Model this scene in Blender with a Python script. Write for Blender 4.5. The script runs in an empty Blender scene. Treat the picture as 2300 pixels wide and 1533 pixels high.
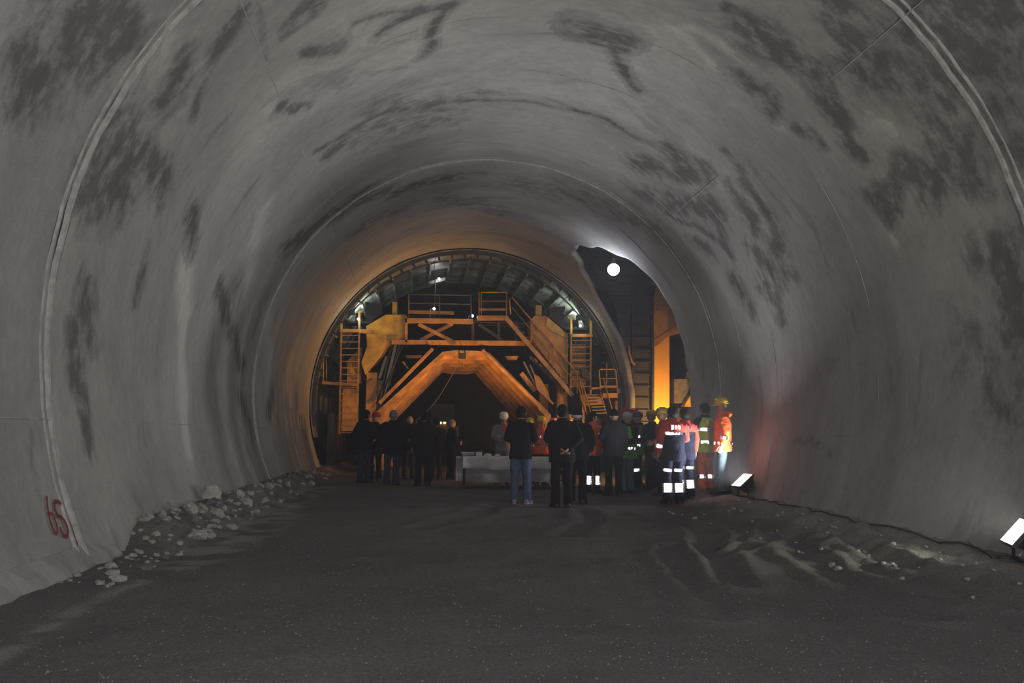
import bpy, bmesh, math, random
import numpy as np
from mathutils import Vector, Matrix, noise

random.seed(7)
rng = np.random.default_rng(7)
scene = bpy.context.scene
COL = scene.collection
PI = math.pi

# ------------------------------------------------------------------ camera
W_PX, H_PX, F_PX = 2300.0, 1533.0, 1856.0
YAW, PITCH, ROLL = .1095, .1118, .0158
CAM = Vector((-1.618, 0.0, 1.30))
R0, ZC = 5.156, 2.325                      # lining: inner radius and height of its centre above the floor

_f = Vector((math.sin(YAW) * math.cos(PITCH), math.cos(YAW) * math.cos(PITCH), math.sin(PITCH)))
_r = _f.cross(Vector((0, 0, 1))).normalized()
_u = _r.cross(_f)
CR = math.cos(ROLL) * _r + math.sin(ROLL) * _u
CU = -math.sin(ROLL) * _r + math.cos(ROLL) * _u
cam_data = bpy.data.cameras.new('camera')
cam_data.sensor_width = 36
cam_data.sensor_fit = 'HORIZONTAL'
cam_data.lens = F_PX / W_PX * 36
cam_data.clip_end = 400
cam = bpy.data.objects.new('camera', cam_data)
COL.objects.link(cam)
m = Matrix.Identity(4)
for i in range(3):
    m[i][0], m[i][1], m[i][2], m[i][3] = CR[i], CU[i], -_f[i], CAM[i]
cam.matrix_world = m
scene.camera = cam

# ------------------------------------------------------------------ world, exposure, general light
scene.view_settings.view_transform = 'Standard'
scene.view_settings.look = 'None'
scene.view_settings.gamma = 1
scene.view_settings.use_curve_mapping = False
scene.view_settings.exposure = 0.0
cy = scene.cycles
cy.max_bounces = 6
cy.diffuse_bounces = 3
cy.glossy_bounces = 4
cy.transmission_bounces = 2
cy.volume_bounces = 0
cy.use_adaptive_sampling = True
cy.adaptive_threshold = .08
cy.adaptive_min_samples = 8
cy.sample_clamp_indirect = 0
world = bpy.data.worlds.new('tunnel_dark')
scene.world = world
world.use_nodes = True
world.node_tree.nodes['Background'].inputs[0].default_value = (.5, .5, .56, 1)
world.node_tree.nodes['Background'].inputs[1].default_value = .02


# thin dust in the air
_vs = world.node_tree.nodes.new('ShaderNodeVolumeScatter')
_vs.inputs['Color'].default_value = (.90, .91, 1, 1)
_vs.inputs['Density'].default_value = .0046
_vs.inputs['Anisotropy'].default_value = .6
world.node_tree.links.new(_vs.outputs[0], world.node_tree.nodes['World Output'].inputs['Volume'])


def add_light(name, kind, loc, energy, color, size=.1, target=None, size_y=None, spread=None, parent=None):
    d = bpy.data.lights.new(name, kind)
    d.energy = energy
    d.color = color
    if kind == 'AREA':
        d.shape = 'RECTANGLE'
        d.size = size
        d.size_y = size_y or size
        if spread:
            d.spread = spread
    else:
        d.shadow_soft_size = size
    o = bpy.data.objects.new(name, d)
    COL.objects.link(o)
    o.location = loc
    if target is not None:
        o.rotation_euler = (Vector(target) - Vector(loc)).to_track_quat('-Z', 'Y').to_euler()
    return o


# the photographer's flash and the work light further back in the tunnel
add_light('camera_flash', 'POINT', CAM + Vector((0, -.03, .16)), 290, (1, .98, 1), .035)
add_light('work_light', 'AREA', (2.4, -6.5, 4.2), 460, (1, .97, .98), .8, (-1.2, 6.0, 2.6), .5)


# ------------------------------------------------------------------ geometry helpers
def ray(px, py):
    return _f + (px - W_PX / 2) / F_PX * CR + (H_PX / 2 - py) / F_PX * CU


def at(px, py, Y):
    d = ray(px, py)
    return CAM + d * (Y / d.y)


def cyl(px, py, r=R0):
    d = ray(px, py)
    ox, oz = CAM.x, CAM.z - ZC
    a = d.x ** 2 + d.z ** 2
    b = ox * d.x + oz * d.z
    c = ox * ox + oz * oz - r * r
    return CAM + d * ((-b + math.sqrt(b * b - a * c)) / a)


def arc(p):                      # point -> (arc length from the crown, y)
    return math.atan2(p.x, p.z - ZC) * R0, p.y


def smooth01(t):
    t = min(1.0, max(0.0, t))
    return t * t * (3 - 2 * t)


class MB:
    def __init__(s):
        s.V, s.F = [], []

    def add(s, vs, fs):
        b = len(s.V)
        s.V += [tuple(v) for v in vs]
        s.F += [[b + i for i in f] for f in fs]

    def hexa(s, c):
        s.add(c, [(0, 3, 2, 1), (4, 5, 6, 7), (0, 1, 5, 4), (1, 2, 6, 5), (2, 3, 7, 6), (3, 0, 4, 7)])

    def box(s, a, b):
        x0, y0, z0 = a
        x1, y1, z1 = b
        s.hexa([(x0, y0, z0), (x1, y0, z0), (x1, y1, z0), (x0, y1, z0), (x0, y0, z1), (x1, y0, z1), (x1, y1, z1), (x0, y1, z1)])

    def bar(s, a, b, w, h, up=(0, 1, 0)):
        a, b = Vector(a), Vector(b)
        d = (b - a).normalized()
        up = Vector(up)
        if abs(d.dot(up)) > .98:
            up = Vector((1, 0, 0))
        x = d.cross(up).normalized() * w / 2
        y = x.normalized().cross(d) * h / 2
        s.hexa([a - x - y, a + x - y, a + x + y, a - x + y, b - x - y, b + x - y, b + x + y, b - x + y])

    def loft(s, path, radii, n=12, up=(0, 1, 0), cap=True, frame=None):
        path = [Vector(p) for p in path]
        base = len(s.V)
        k = len(path)
        for i, p in enumerate(path):
            t = (path[min(i + 1, k - 1)] - path[max(i - 1, 0)]).normalized()
            if frame:
                ex, ey = Vector(frame[0]), Vector(frame[1])
            else:
                u = Vector(up)
                if abs(t.dot(u)) > .95:
                    u = Vector((1, 0, 0))
                ex = t.cross(u).normalized()
                ey = ex.cross(t).normalized()
            r = radii[i]
            rx, ry = r if isinstance(r, (tuple, list)) else (r, r)
            for j in range(n):
                a = 2 * PI * j / n
                s.V.append(tuple(p + ex * (rx * math.cos(a)) + ey * (ry * math.sin(a))))
        for i in range(k - 1):
            for j in range(n):
                a, b = base + i * n + j, base + i * n + (j + 1) % n
                s.F.append([a, b, b + n, a + n])
        if cap:
            s.F.append([base + j for j in range(n)][::-1])
            s.F.append([base + (k - 1) * n + j for j in range(n)])

    def tube(s, path, r, n=8, up=(0, 1, 0)):
        s.loft(path, [r] * len(path), n, up)

    def prism(s, poly, d):
        n = len(poly)
        d = Vector(d)
        vs = [Vector(p) for p in poly] + [Vector(p) + d for p in poly]
        s.add(vs, [list(range(n))[::-1], list(range(n, 2 * n))] + [[i, (i + 1) % n, n + (i + 1) % n, n + i] for i in range(n)])

    def ell(s, c, r, n=12, m=8):
        c = Vector(c)
        vs = []
        for i in range(m + 1):
            t = PI * i / m
            for j in range(n):
                a = 2 * PI * j / n
                vs.append(c + Vector((r[0] * math.sin(t) * math.cos(a), r[1] * math.sin(t) * math.sin(a), r[2] * math.cos(t))))
        fs = []
        for i in range(m):
            for j in range(n):
                fs.append((i * n + j, (i + 1) * n + j, (i + 1) * n + (j + 1) % n, i * n + (j + 1) % n))
        s.add(vs, fs)

    def mesh(s, name, origin=(0, 0, 0), smooth=False):
        o = Vector(origin)
        me = bpy.data.meshes.new(name)
        me.from_pydata([tuple(Vector(v) - o) for v in s.V], [], s.F)
        bm = bmesh.new()
        bm.from_mesh(me)
        bmesh.ops.recalc_face_normals(bm, faces=bm.faces)
        bm.to_mesh(me)
        bm.free()
        if smooth:
            me.polygons.foreach_set('use_smooth', [True] * len(me.polygons))
        return me

    def build(s, name, mat, parent=None, smooth=False, bevel=0):
        org = parent_origin(parent) if parent else (0, 0, 0)
        me = s.mesh(name, org, smooth)
        o = link(name, me, mat, parent)
        if bevel:
            b = o.modifiers.new('bevel', 'BEVEL')
            b.width = bevel
            b.segments = 2
            b.limit_method = 'ANGLE'
        return o


def parent_origin(p):
    v = Vector((0, 0, 0))
    while p:
        v += p.location
        p = p.parent
    return v


def link(name, me, mat, parent=None):
    o = bpy.data.objects.new(name, me)
    COL.objects.link(o)
    if mat is not None:
        if me.materials:
            me.materials[0] = mat
        else:
            me.materials.append(mat)
    if parent:
        o.parent = parent
    return o


def part_group(name, parent):
    o = bpy.data.objects.new(name, None)
    COL.objects.link(o)
    o.parent = parent
    o.empty_display_size = .1
    return o


def tag(o, label=None, cat=None, group=None, kind=None):
    if label:
        o['label'] = label
    if cat:
        o['category'] = cat
    if group:
        o['group'] = group
    if kind:
        o['kind'] = kind
    return o


def thing(name, label, cat, loc=(0, 0, 0), rz=0, group=None, kind=None):
    o = bpy.data.objects.new(name, None)
    COL.objects.link(o)
    o.location = loc
    o.rotation_euler = (0, 0, rz)
    o.empty_display_size = .2
    return tag(o, label, cat, group, kind)


# ------------------------------------------------------------------ materials
def mat(name, color, rough=.6, metal=0.0, var=.25, scale=6.0, bump=0.0, bscale=40.0, emit=None, estr=0.0, dirt=None):
    a = bpy.data.materials.new(name)
    a.use_nodes = True
    nt = a.node_tree
    b = nt.nodes['Principled BSDF']
    b.inputs['Roughness'].default_value = rough
    b.inputs['Metallic'].default_value = metal
    tc = nt.nodes.new('ShaderNodeTexCoord')
    n = nt.nodes.new('ShaderNodeTexNoise')
    n.inputs['Scale'].default_value = scale
    n.inputs['Detail'].default_value = 5
    nt.links.new(tc.outputs['Object'], n.inputs['Vector'])
    rmp = nt.nodes.new('ShaderNodeValToRGB')
    rmp.color_ramp.elements[0].position = .3
    rmp.color_ramp.elements[1].position = .7
    lo = tuple(c * (1 - var) for c in color)
    if dirt:
        lo = tuple(c * .5 + d * .5 for c, d in zip(lo, dirt))
    rmp.color_ramp.elements[0].color = (*lo, 1)
    rmp.color_ramp.elements[1].color = (*[min(1, c * (1 + var * .6)) for c in color], 1)
    nt.links.new(n.outputs['Fac'], rmp.inputs['Fac'])
    nt.links.new(rmp.outputs['Color'], b.inputs['Base Color'])
    if bump:
        n2 = nt.nodes.new('ShaderNodeTexNoise')
        n2.inputs['Scale'].default_value = bscale
        n2.inputs['Detail'].default_value = 6
        nt.links.new(tc.outputs['Object'], n2.inputs['Vector'])
        bp = nt.nodes.new('ShaderNodeBump')
        bp.inputs['Strength'].default_value = bump
        bp.inputs['Distance'].default_value = .02
        nt.links.new(n2.outputs['Fac'], bp.inputs['Height'])
        nt.links.new(bp.outputs['Normal'], b.inputs['Normal'])
    if emit:
        b.inputs['Emission Color'].default_value = (*emit, 1)
        b.inputs['Emission Strength'].default_value = estr
        a.cycles.emission_sampling = 'NONE'        # the lamp's light object does the lighting
    return a


M = {}
M['orange_paint'] = mat('orange_paint', (.54, .27, .04), .45, 0, .3, 3, .15, 30, dirt=(.12, .08, .05))
M['yellow_paint'] = mat('yellow_paint', (.62, .40, .04), .45, 0, .25, 3, .1, 30, dirt=(.15, .11, .05))
M['pillar_paint'] = mat('pillar_paint', (.66, .37, .05), .5, 0, .07, 2, .05, 30)
M['steel_dark'] = mat('steel_dark', (.055, .055, .06), .5, .5, .35, 5, .2, 25)
M['steel_grey'] = mat('steel_grey', (.20, .21, .21), .45, .4, .3, 4, .15, 25)
M['shutter'] = mat('shutter_steel', (.27, .30, .27), .5, .25, .55, 2.2, .2, 12)
M['shutter_blue'] = mat('shutter_blue', (.032, .035, .042), .6, .1, .45, 2.0, .25, 14)
M['black'] = mat('black_plastic', (.018, .018, .02), .5, 0, .2, 8)
M['rock'] = mat('shotcrete', (.10, .098, .10), .95, 0, .5, 1.2, .8, 7)
M['cloth_white'] = mat('white_cloth', (.82, .80, .84), .9, 0, .10, 3, .3, 9)
M['paper'] = mat('white_paper', (.72, .70, .68), .8, 0, .08, 6)
M['stone'] = mat('pale_rubble', (.46, .44, .41), .95, 0, .45, 4, .6, 20)
M['stone_grey'] = mat('grey_rubble', (.17, .165, .16), .95, 0, .45, 5, .6, 24)
M['footing'] = mat('footing_concrete', (.36, .345, .36), .9, 0, .22, 2.5, .35, 24)
M['red_spray'] = mat('red_spray', (.24, .02, .022), .7, 0, .25, 14)
M['cable'] = mat('pale_cable', (.20, .165, .14), .6, 0, .3, 20)
M['cable_black'] = mat('black_cable', (.015, .015, .016), .6, 0, .2, 20)
M['rubber'] = mat('tyre_rubber', (.02, .02, .02), .85, 0, .3, 12)
M['lamp_white'] = mat('lamp_glass_white', (.9, .9, .9), .2, 0, .02, 5, emit=(.98, .97, 1), estr=8)
M['lamp_warm'] = mat('lamp_glass_warm', (.9, .9, .85), .2, 0, .02, 5, emit=(1, .95, .84), estr=8)
M['lamp_blue'] = mat('lamp_glass_blue', (.9, .9, .9), .2, 0, .02, 5, emit=(.86, .92, 1), estr=8)
M['lamp_sodium'] = mat('lamp_glass_sodium', (.9, .6, .2), .2, 0, .02, 5, emit=(1, .5, .12), estr=8)
M['lamp_amber'] = mat('lamp_glass_amber', (.9, .7, .4), .2, 0, .02, 5, emit=(1, .72, .38), estr=9)
M['lamp_small'] = mat('lamp_glass_small', (.9, .9, .9), .2, 0, .02, 5, emit=(.95, .93, 1), estr=8)
M['retro'] = mat('retroreflective_prisms', (.95, .93, .95), .11, 1.0, .02, 30)


def lining_material():
    a = bpy.data.materials.new('cast_concrete')
    a.use_nodes = True
    nt = a.node_tree
    N, L = nt.nodes, nt.links
    b = N['Principled BSDF']
    b.inputs['Roughness'].default_value = .82
    b.inputs['Specular IOR Level'].default_value = .25
    at_ = N.new('ShaderNodeAttribute')
    at_.attribute_name = 'arc'
    st = N.new('ShaderNodeAttribute')
    st.attribute_name = 'stain_and_shade'

    def nz(scale, sx, sy, detail=5, rough=.55, dist=0.0):
        mp = N.new('ShaderNodeMapping')
        mp.inputs['Scale'].default_value = (sx, sy, 1)
        L.new(at_.outputs['Vector'], mp.inputs['Vector'])
        n = N.new('ShaderNodeTexNoise')
        n.inputs['Scale'].default_value = scale
        n.inputs['Detail'].default_value = detail
        n.inputs['Roughness'].default_value = rough
        n.inputs['Distortion'].default_value = dist
        L.new(mp.outputs['Vector'], n.inputs['Vector'])
        return n.outputs['Fac']

    def ramp(src, p0, p1, c0=0.0, c1=1.0):
        m_ = N.new('ShaderNodeMapRange')
        m_.interpolation_type = 'SMOOTHSTEP'
        m_.inputs['From Min'].default_value = p0
        m_.inputs['From Max'].default_value = p1
        m_.inputs['To Min'].default_value = c0
        m_.inputs['To Max'].default_value = c1
        L.new(src, m_.inputs['Value'])
        return m_.outputs['Result']

    def math_(op, x, y):
        m_ = N.new('ShaderNodeMath')
        m_.operation = op
        for i, v in enumerate((x, y)):
            if isinstance(v, (int, float)):
                m_.inputs[i].default_value = v
            else:
                L.new(v, m_.inputs[i])
        return m_.outputs[0]

    streak = ramp(nz(1.0, .10, 1.1, 4, .6, .6), .33, .68, .90, 1.06)      # long bands running round the ring
    cloud = ramp(nz(.55, .6, .9, 5, .6, .8), .32, .66, .84, 1.10)
    fine = ramp(nz(9, .7, 1.0, 4, .65), .3, .7, .92, 1.06)
    grain = ramp(nz(60, 1, 1, 2, .6), .3, .7, .92, 1.07)
    soot = ramp(nz(.8, .45, 1.0, 6, .62, 1.6), .56, .68, 1.0, .74)
    v = math_('MULTIPLY', math_('MULTIPLY', streak, cloud), math_('MULTIPLY', fine, grain))
    v = math_('MULTIPLY', v, soot)
    edge = ramp(nz(2.6, .75, 1.0, 5, .7, .35), .25, .75, -.20, .20)
    mott = ramp(nz(4.2, .7, 1.0, 5, .65, .2), .3, .7, .45, 1.25)
    stv = math_('ADD', math_('MULTIPLY', st.outputs['Fac'], mott), edge)
    dark = ramp(stv, .14, .95, 1.0, .40)
    pale = ramp(math_('ADD', st.outputs['Fac'], math_('MULTIPLY', edge, .6)), -.25, -.95, 1.0, 1.45)
    v = math_('MULTIPLY', math_('MULTIPLY', v, dark), pale)
    base = N.new('ShaderNodeMix')
    base.data_type = 'RGBA'
    base.inputs['A'].default_value = (.392, .380, .372, 1)
    base.inputs['B'].default_value = (.362, .36, .345, 1)
    L.new(cloud, base.inputs['Factor'])
    hs = N.new('ShaderNodeVectorMath')
    hs.operation = 'SCALE'
    L.new(base.outputs['Result'], hs.inputs[0])
    L.new(v, hs.inputs['Scale'])
    L.new(hs.outputs['Vector'], b.inputs['Base Color'])
    bp = N.new('ShaderNodeBump')
    bp.inputs['Strength'].default_value = .35
    bp.inputs['Distance'].default_value = .012
    L.new(fine, bp.inputs['Height'])
    L.new(bp.outputs['Normal'], b.inputs['Normal'])
    return a


M['lining'] = lining_material()


def ground_material():
    a = bpy.data.materials.new('packed_dirt')
    a.use_nodes = True
    nt = a.node_tree
    N, L = nt.nodes, nt.links
    b = N['Principled BSDF']
    b.inputs['Roughness'].default_value = .95
    b.inputs['Specular IOR Level'].default_value = .2
    tc = N.new('ShaderNodeTexCoord')

    def nz(scale, detail=6, rough=.6):
        n = N.new('ShaderNodeTexNoise')
        n.inputs['Scale'].default_value = scale
        n.inputs['Detail'].default_value = detail
        n.inputs['Roughness'].default_value = rough
        L.new(tc.outputs['Object'], n.inputs['Vector'])
        return n.outputs['Fac']

    def ramp(src, stops):
        r = N.new('ShaderNodeValToRGB')
        e = r.color_ramp.elements
        while len(e) < len(stops):
            e.new(.5)
        for i, (p, c) in enumerate(stops):
            e[i].position = p
            e[i].color = (*c, 1)
        L.new(src, r.inputs['Fac'])
        return r.outputs['Color']

    def mixc(fac, x, y, mode='MIX'):
        mx = N.new('ShaderNodeMix')
        mx.data_type = 'RGBA'
        mx.blend_type = mode
        if isinstance(fac, (int, float)):
            mx.inputs['Factor'].default_value = fac
        else:
            L.new(fac, mx.inputs['Factor'])
        for k, v in (('A', x), ('B', y)):
            if isinstance(v, tuple):
                mx.inputs[k].default_value = (*v, 1)
            else:
                L.new(v, mx.inputs[k])
        return mx.outputs['Result']

    at_ = N.new('ShaderNodeAttribute')
    at_.attribute_name = 'fines_and_glow'
    big = ramp(nz(.5), [(.3, (.16, .149, .148)), (.7, (.225, .21, .21))])
    gr = ramp(nz(45, 4, .7), [(.28, (.55, .55, .56)), (.62, (1.05, 1.05, 1.05)), (.74, (1.7, 1.68, 1.62))])
    c = mixc(1.0, big, gr, 'MULTIPLY')
    c = mixc(at_.outputs['Fac'], c, mixc(1.0, (.40, .375, .335), gr, 'MULTIPLY'))  # pale fines, lightened further to paint in grazing floodlight on the bank
    L.new(c, b.inputs['Base Color'])
    bp = N.new('ShaderNodeBump')
    bp.inputs['Strength'].default_value = .8
    bp.inputs['Distance'].default_value = .03
    ad = N.new('ShaderNodeMath')
    ad.operation = 'ADD'
    L.new(nz(30, 6, .7), ad.inputs[0])
    L.new(nz(110, 3, .6), ad.inputs[1])
    L.new(ad.outputs[0], bp.inputs['Height'])
    L.new(bp.outputs['Normal'], b.inputs['Normal'])
    return a


M['ground'] = ground_material()

# ------------------------------------------------------------------ structure: the cast lining
DARK = [((1700, 70), (1770, 130), .35), ((1770, 130), (1850, 175), .3), ((1640, 10), (1720, 60), .15), ((2120, 40), (2200, 120), .7),
        ((2160, 60), (2260, 20), .6), ((1890, 30), (1930, 110), .45), ((1960, 110), (1990, 150), .4), ((2090, 170), (2110, 300), .42),
        ((2110, 300), (2080, 420), .32), ((2170, 310), (2190, 400), .32), ((2040, 380), (2000, 430), .3), ((1960, 170), (1990, 190), .3),
        ((1680, 180), (1720, 220), .25), ((1850, 215), (1880, 240), .3), ((1800, 290), (1830, 310), .2), ((1960, 430), (2010, 500), .22),
        ((2250, 600), (2290, 700), .5), ((2180, 800), (2300, 900), .6, .6), ((1430, 370), (1560, 400), .32), ((1440, 440), (1600, 470), .4),
        ((1540, 380), (1600, 400), .32), ((1660, 440), (1690, 490), .3), ((1690, 420), (1720, 480), .25), ((1610, 500), (1640, 560), .25),
        ((1740, 540), (1770, 600), .3), ((1700, 560), (1745, 640), .3), ((1720, 650), (1760, 710), .3), ((1560, 540), (1600, 580), .25),
        ((1650, 620), (1690, 700), .25), ((1500, 330), (1570, 400), .3), ((370, 230), (410, 190), .28), ((250, 300), (300, 390), .4),
        ((210, 400), (260, 450), .38), ((320, 360), (360, 420), .3), ((725, 350), (750, 330), .22), ((960, 105), (955, 125), .12),
        ((770, 90), (690, 110), .15), ((640, 240), (700, 230), .15), ((940, 20), (1000, 5), .15), ((170, 20), (240, 90), .55),
        ((70, 130), (100, 170), .4), ((490, 640), (500, 690), .18), ((500, 700), (545, 830), .2), ((540, 900), (560, 960), .3),
        ((610, 890), (600, 920), .3), ((520, 50), (490, 100), .2), ((650, 50), (700, 30), .2), ((410, 120), (400, 180), .22),
        ((430, 470), (440, 530), .2), ((190, 640), (200, 720), .26), ((170, 740), (190, 1000), .2), ((1300, 60), (1400, 80), .3),
        ((1370, 110), (1450, 200), .1), ((880, 240), (980, 240), .8, .62), ((830, 290), (950, 270), .9, .6), ((700, 520), (800, 440), .35),  # the two broad strokes left of the crown paint in soft shade
        ((640, 560), (700, 520), .4), ((900, 430), (1000, 400), .3), ((1000, 440), (1120, 480), .5, .7), ((760, 480), (860, 430), .3),
        ((1180, 420), (1400, 480), .9, .62), ((800, 520), (900, 470), .5, .7), ((1360, 470), (1480, 520), .5, .7),
        ((1290, 85), (1400, 110), .08), ((1400, 150), (1450, 205), .08), ((940, 235), (1140, 230), .08, .8), ((1140, 230), (1300, 245), .08, .7),
        ((1300, 245), (1430, 310), .08, .8), ((700, 345), (790, 290), .10), ((790, 290), (940, 235), .09), ((840, 90), (930, 30), .08), ((930, 30), (820, 40), .08, .8),
        ((950, 90), (1000, 10), .10), ((1870, 1000), (1790, 985), .12, .6), ((560, 20), (590, 130), .08, .6), ((480, 150), (440, 260), .12, .7), ((330, 560), (300, 700), .14, .7),
        ((1480, 460), (1640, 560), .14), ((1620, 330), (1700, 420), .16, .8), ((1900, 300), (1930, 330), .2), ((2260, 240), (2300, 330), .4, .8)]
PALE = [((1500, 70), (1740, 270), .12), ((1530, 60), (1870, 250), .13), ((1870, 250), (2010, 560), .13), ((1990, 230), (2060, 330), .55, .8),
        ((2150, 320), (2165, 420), .2), ((420, 560), (410, 700), .3), ((420, 700), (420, 1000), .26), ((600, 460), (560, 620), .4, .8),
        ((300, 50), (330, 90), .4), ((1000, 60), (1350, 150), 2.6, .72), ((700, 160), (560, 300), .7, .7), ((600, 700), (640, 950), .5, .6)]


def stain_shade_field(S, Y):
    out = np.zeros_like(S)
    w1 = .25 * np.sin(2.1 * S + 1.3 * Y) + .18 * np.sin(3.7 * Y - 1.9 * S + .7)
    w2 = .2 * np.sin(2.9 * S - 1.7 * Y + 2) + .15 * np.sin(4.3 * S + 2.2 * Y)
    S, Y = S + .35 * w1, Y + .35 * w2
    for sign, lst in ((1, DARK), (-1, PALE)):
        for it in lst:
            a, b, w = it[:3]
            k = it[3] if len(it) > 3 else 1.0
            s0, y0 = arc(cyl(*a))
            s1, y1 = arc(cyl(*b))
            ds, dy = s1 - s0, y1 - y0
            t = np.clip(((S - s0) * ds + (Y - y0) * dy) / (ds * ds + dy * dy + 1e-9), 0, 1)
            d = np.hypot(S - s0 - t * ds, Y - y0 - t * dy)
            v = k * np.exp(-(d / w) ** 1.6 * .7)
            if sign > 0:
                out = np.maximum(out, v)
            else:
                out = np.where(out < .25, np.minimum(out, -v), out)
    return out


def opening(y, z):
    """> 0 outside, < 0 inside the mouth of the side passage in the right-hand wall"""
    w = .05 * math.sin(3.1 * z + 1) + .035 * math.sin(7.3 * z + 2.2 * y)
    u = abs(y - 23.25 + w) / 3.0
    v = max(0.0, (z - 5.1 + .04 * math.sin(6 * y)) / 1.6)
    return (u ** 1.6 + v ** 1.6) - 1


def make_ring(y0, y1, dy, rad, hole=False, solid=0):
    smax = math.radians(121) * R0
    ns = int(2 * smax / .085)
    ny = max(2, int((y1 - y0) / dy))
    S = np.linspace(-smax, smax, ns + 1)
    Y = np.linspace(y0, y1, ny + 1)
    SS, YY = np.meshgrid(S, Y)                       # rows: y
    SS, YY = SS.ravel(), YY.ravel()
    RR = rad + .006 * np.sin(SS * 1.7 + YY * .9) + .004 * np.sin(SS * 4.1 - YY * 2.3)
    edge = np.minimum(YY - y0, y1 - YY)
    RR = RR + .012 * np.exp(-(edge / .12) ** 2)

    def pos(s, y, r):
        return r * np.sin(s / R0), y, ZC + r * np.cos(s / R0)
    faces = []
    n1 = ns + 1
    keep = None
    if hole:
        zc = ZC + rad * np.cos(SS / R0)
        g = np.array([opening(y, z) if s > 0 else 9 for s, y, z in zip(SS, YY, zc)])
    for j in range(ny):
        for i in range(ns):
            q = [j * n1 + i, j * n1 + i + 1, (j + 1) * n1 + i + 1, (j + 1) * n1 + i]
            if hole and sum(g[k] for k in q) < 0:
                continue
            faces.append(q[::-1])
    if hole:
        cnt_k = {}
        for f in faces:
            for k in f:
                cnt_k[k] = cnt_k.get(k, 0) + 1
        for k, c in cnt_k.items():
            i, j = k % n1, k // n1
            if c < 4 and 0 < i < ns and 0 < j < ny:
                s, y = SS[k], YY[k]
                for _ in range(4):
                    fz = lambda s_, y_: opening(y_, ZC + rad * math.cos(s_ / R0))
                    g0 = fz(s, y)
                    gs, gy = (fz(s + .01, y) - g0) / .01, (fz(s, y + .01) - g0) / .01
                    q = gs * gs + gy * gy + 1e-6
                    st = max(-.08, min(.08, g0 / q * math.sqrt(q))) / math.sqrt(q)
                    s, y = s - st * gs, y - st * gy
                SS[k], YY[k] = s, y
    X, Yp, Z = pos(SS, YY, RR)
    me = bpy.data.meshes.new('lining_ring')
    me.from_pydata(list(zip(X.tolist(), Yp.tolist(), Z.tolist())), [], faces)
    a = me.attributes.new('arc', 'FLOAT_VECTOR', 'POINT')
    a.data.foreach_set('vector', np.stack([SS, YY, np.zeros_like(SS)], 1).ravel())
    a = me.attributes.new('stain_and_shade', 'FLOAT', 'POINT')
    a.data.foreach_set('value', stain_shade_field(SS, YY))
    me.polygons.foreach_set('use_smooth', [True] * len(me.polygons))
    if hole:
        bm = bmesh.new()
        bm.from_mesh(me)
        bmesh.ops.delete(bm, geom=[v for v in bm.verts if not v.link_faces], context='VERTS')
        bm.to_mesh(me)
        bm.free()
    o = link('lining_ring', me, M['lining'], vault)
    if solid:
        sm = o.modifiers.new('thickness', 'SOLIDIFY')
        sm.thickness = solid
        sm.offset = -1
    return o


vault = thing('wall_lining', 'smooth grey cast concrete tunnel lining with dark stains', None, kind='structure')
YA, YB, YC = 8.22, 18.1, 27.2
make_ring(-14, -1.68, .6, R0)
make_ring(-1.68, YA, .11, R0)
make_ring(YA, YB, .09, R0 - .012)
make_ring(YB, YC, .08, R0 - .004, hole=True, solid=.16)


def arc_strip(profile, y0, name, mt, tmax=119, steps=240, wob=.003):
    """a raised profile [(dy, rise towards the axis)] swept round the vault"""
    mb = MB()
    n = len(profile)
    for i in range(steps + 1):
        th = math.radians(-tmax + 2 * tmax * i / steps)
        w = wob * math.sin(i * .37) + .6 * wob * math.sin(i * .83 + 1) + .35 * wob * math.sin(i * 2.1)
        for dy, rise in profile:
            r = R0 - rise - w
            mb.V.append((r * math.sin(th), y0 + dy + 2 * w, ZC + r * math.cos(th)))
    for i in range(steps):
        for k in range(n - 1):
            a = i * n + k
            mb.F.append([a, a + 1, a + n + 1, a + n])
    return mb.build(name, mt, vault, smooth=False)


joint_pale = mat('joint_mortar', (.47, .45, .43), .9, 0, .3, 9, .4, 30)
joint_dark = mat('joint_gap', (.17, .175, .20), .8, 0, .4, 8, .3, 30)
for y0, tm in ((YA, 119), (YB, 119), (-1.68, 119)):
    arc_strip([(-.15, -.01), (-.143, .012), (-.125, .014), (-.115, -.01)], y0, 'joint_lip', joint_pale, tm)
    arc_strip([(-.03, -.01), (-.02, .022), (.025, .026), (.045, -.005)], y0, 'joint_lip', joint_pale, tm)
    arc_strip([(.045, .001), (.06, .004), (.09, .004), (.10, -.01)], y0, 'joint_gap', joint_dark, tm)

# thin seams left by the edges of the form panels
seam_mat = mat('form_seam', (.40, .385, .375), .9, 0, .3, 7)
for th, ya, yb in ((.7793, 2.5, 19.9), (-.7966, 2.5, 26.8)):
    mb = MB()
    n = 60
    pts = []
    for i in range(n + 1):
        y = ya + (yb - ya) * i / n
        r = R0 - .006 - .004 * math.sin(i * 1.9)
        pts.append((r * math.sin(th), y, ZC + r * math.cos(th)))
    mb.tube(pts, .009, 6)
    mb.build('form_seam', seam_mat, vault)
for sgn, ya, yb in ((-1, 2.0, 26.9), (1, 2.0, 19.9)):
    mb = MB()
    x = sgn * (math.sqrt(R0 ** 2 - (1.37 - ZC) ** 2) - .004)
    mb.tube([(x, ya + (yb - ya) * i / 40, 1.37 + .004 * math.sin(i)) for i in range(41)], .008, 6)
    mb.build('form_seam', seam_mat, vault)

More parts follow.
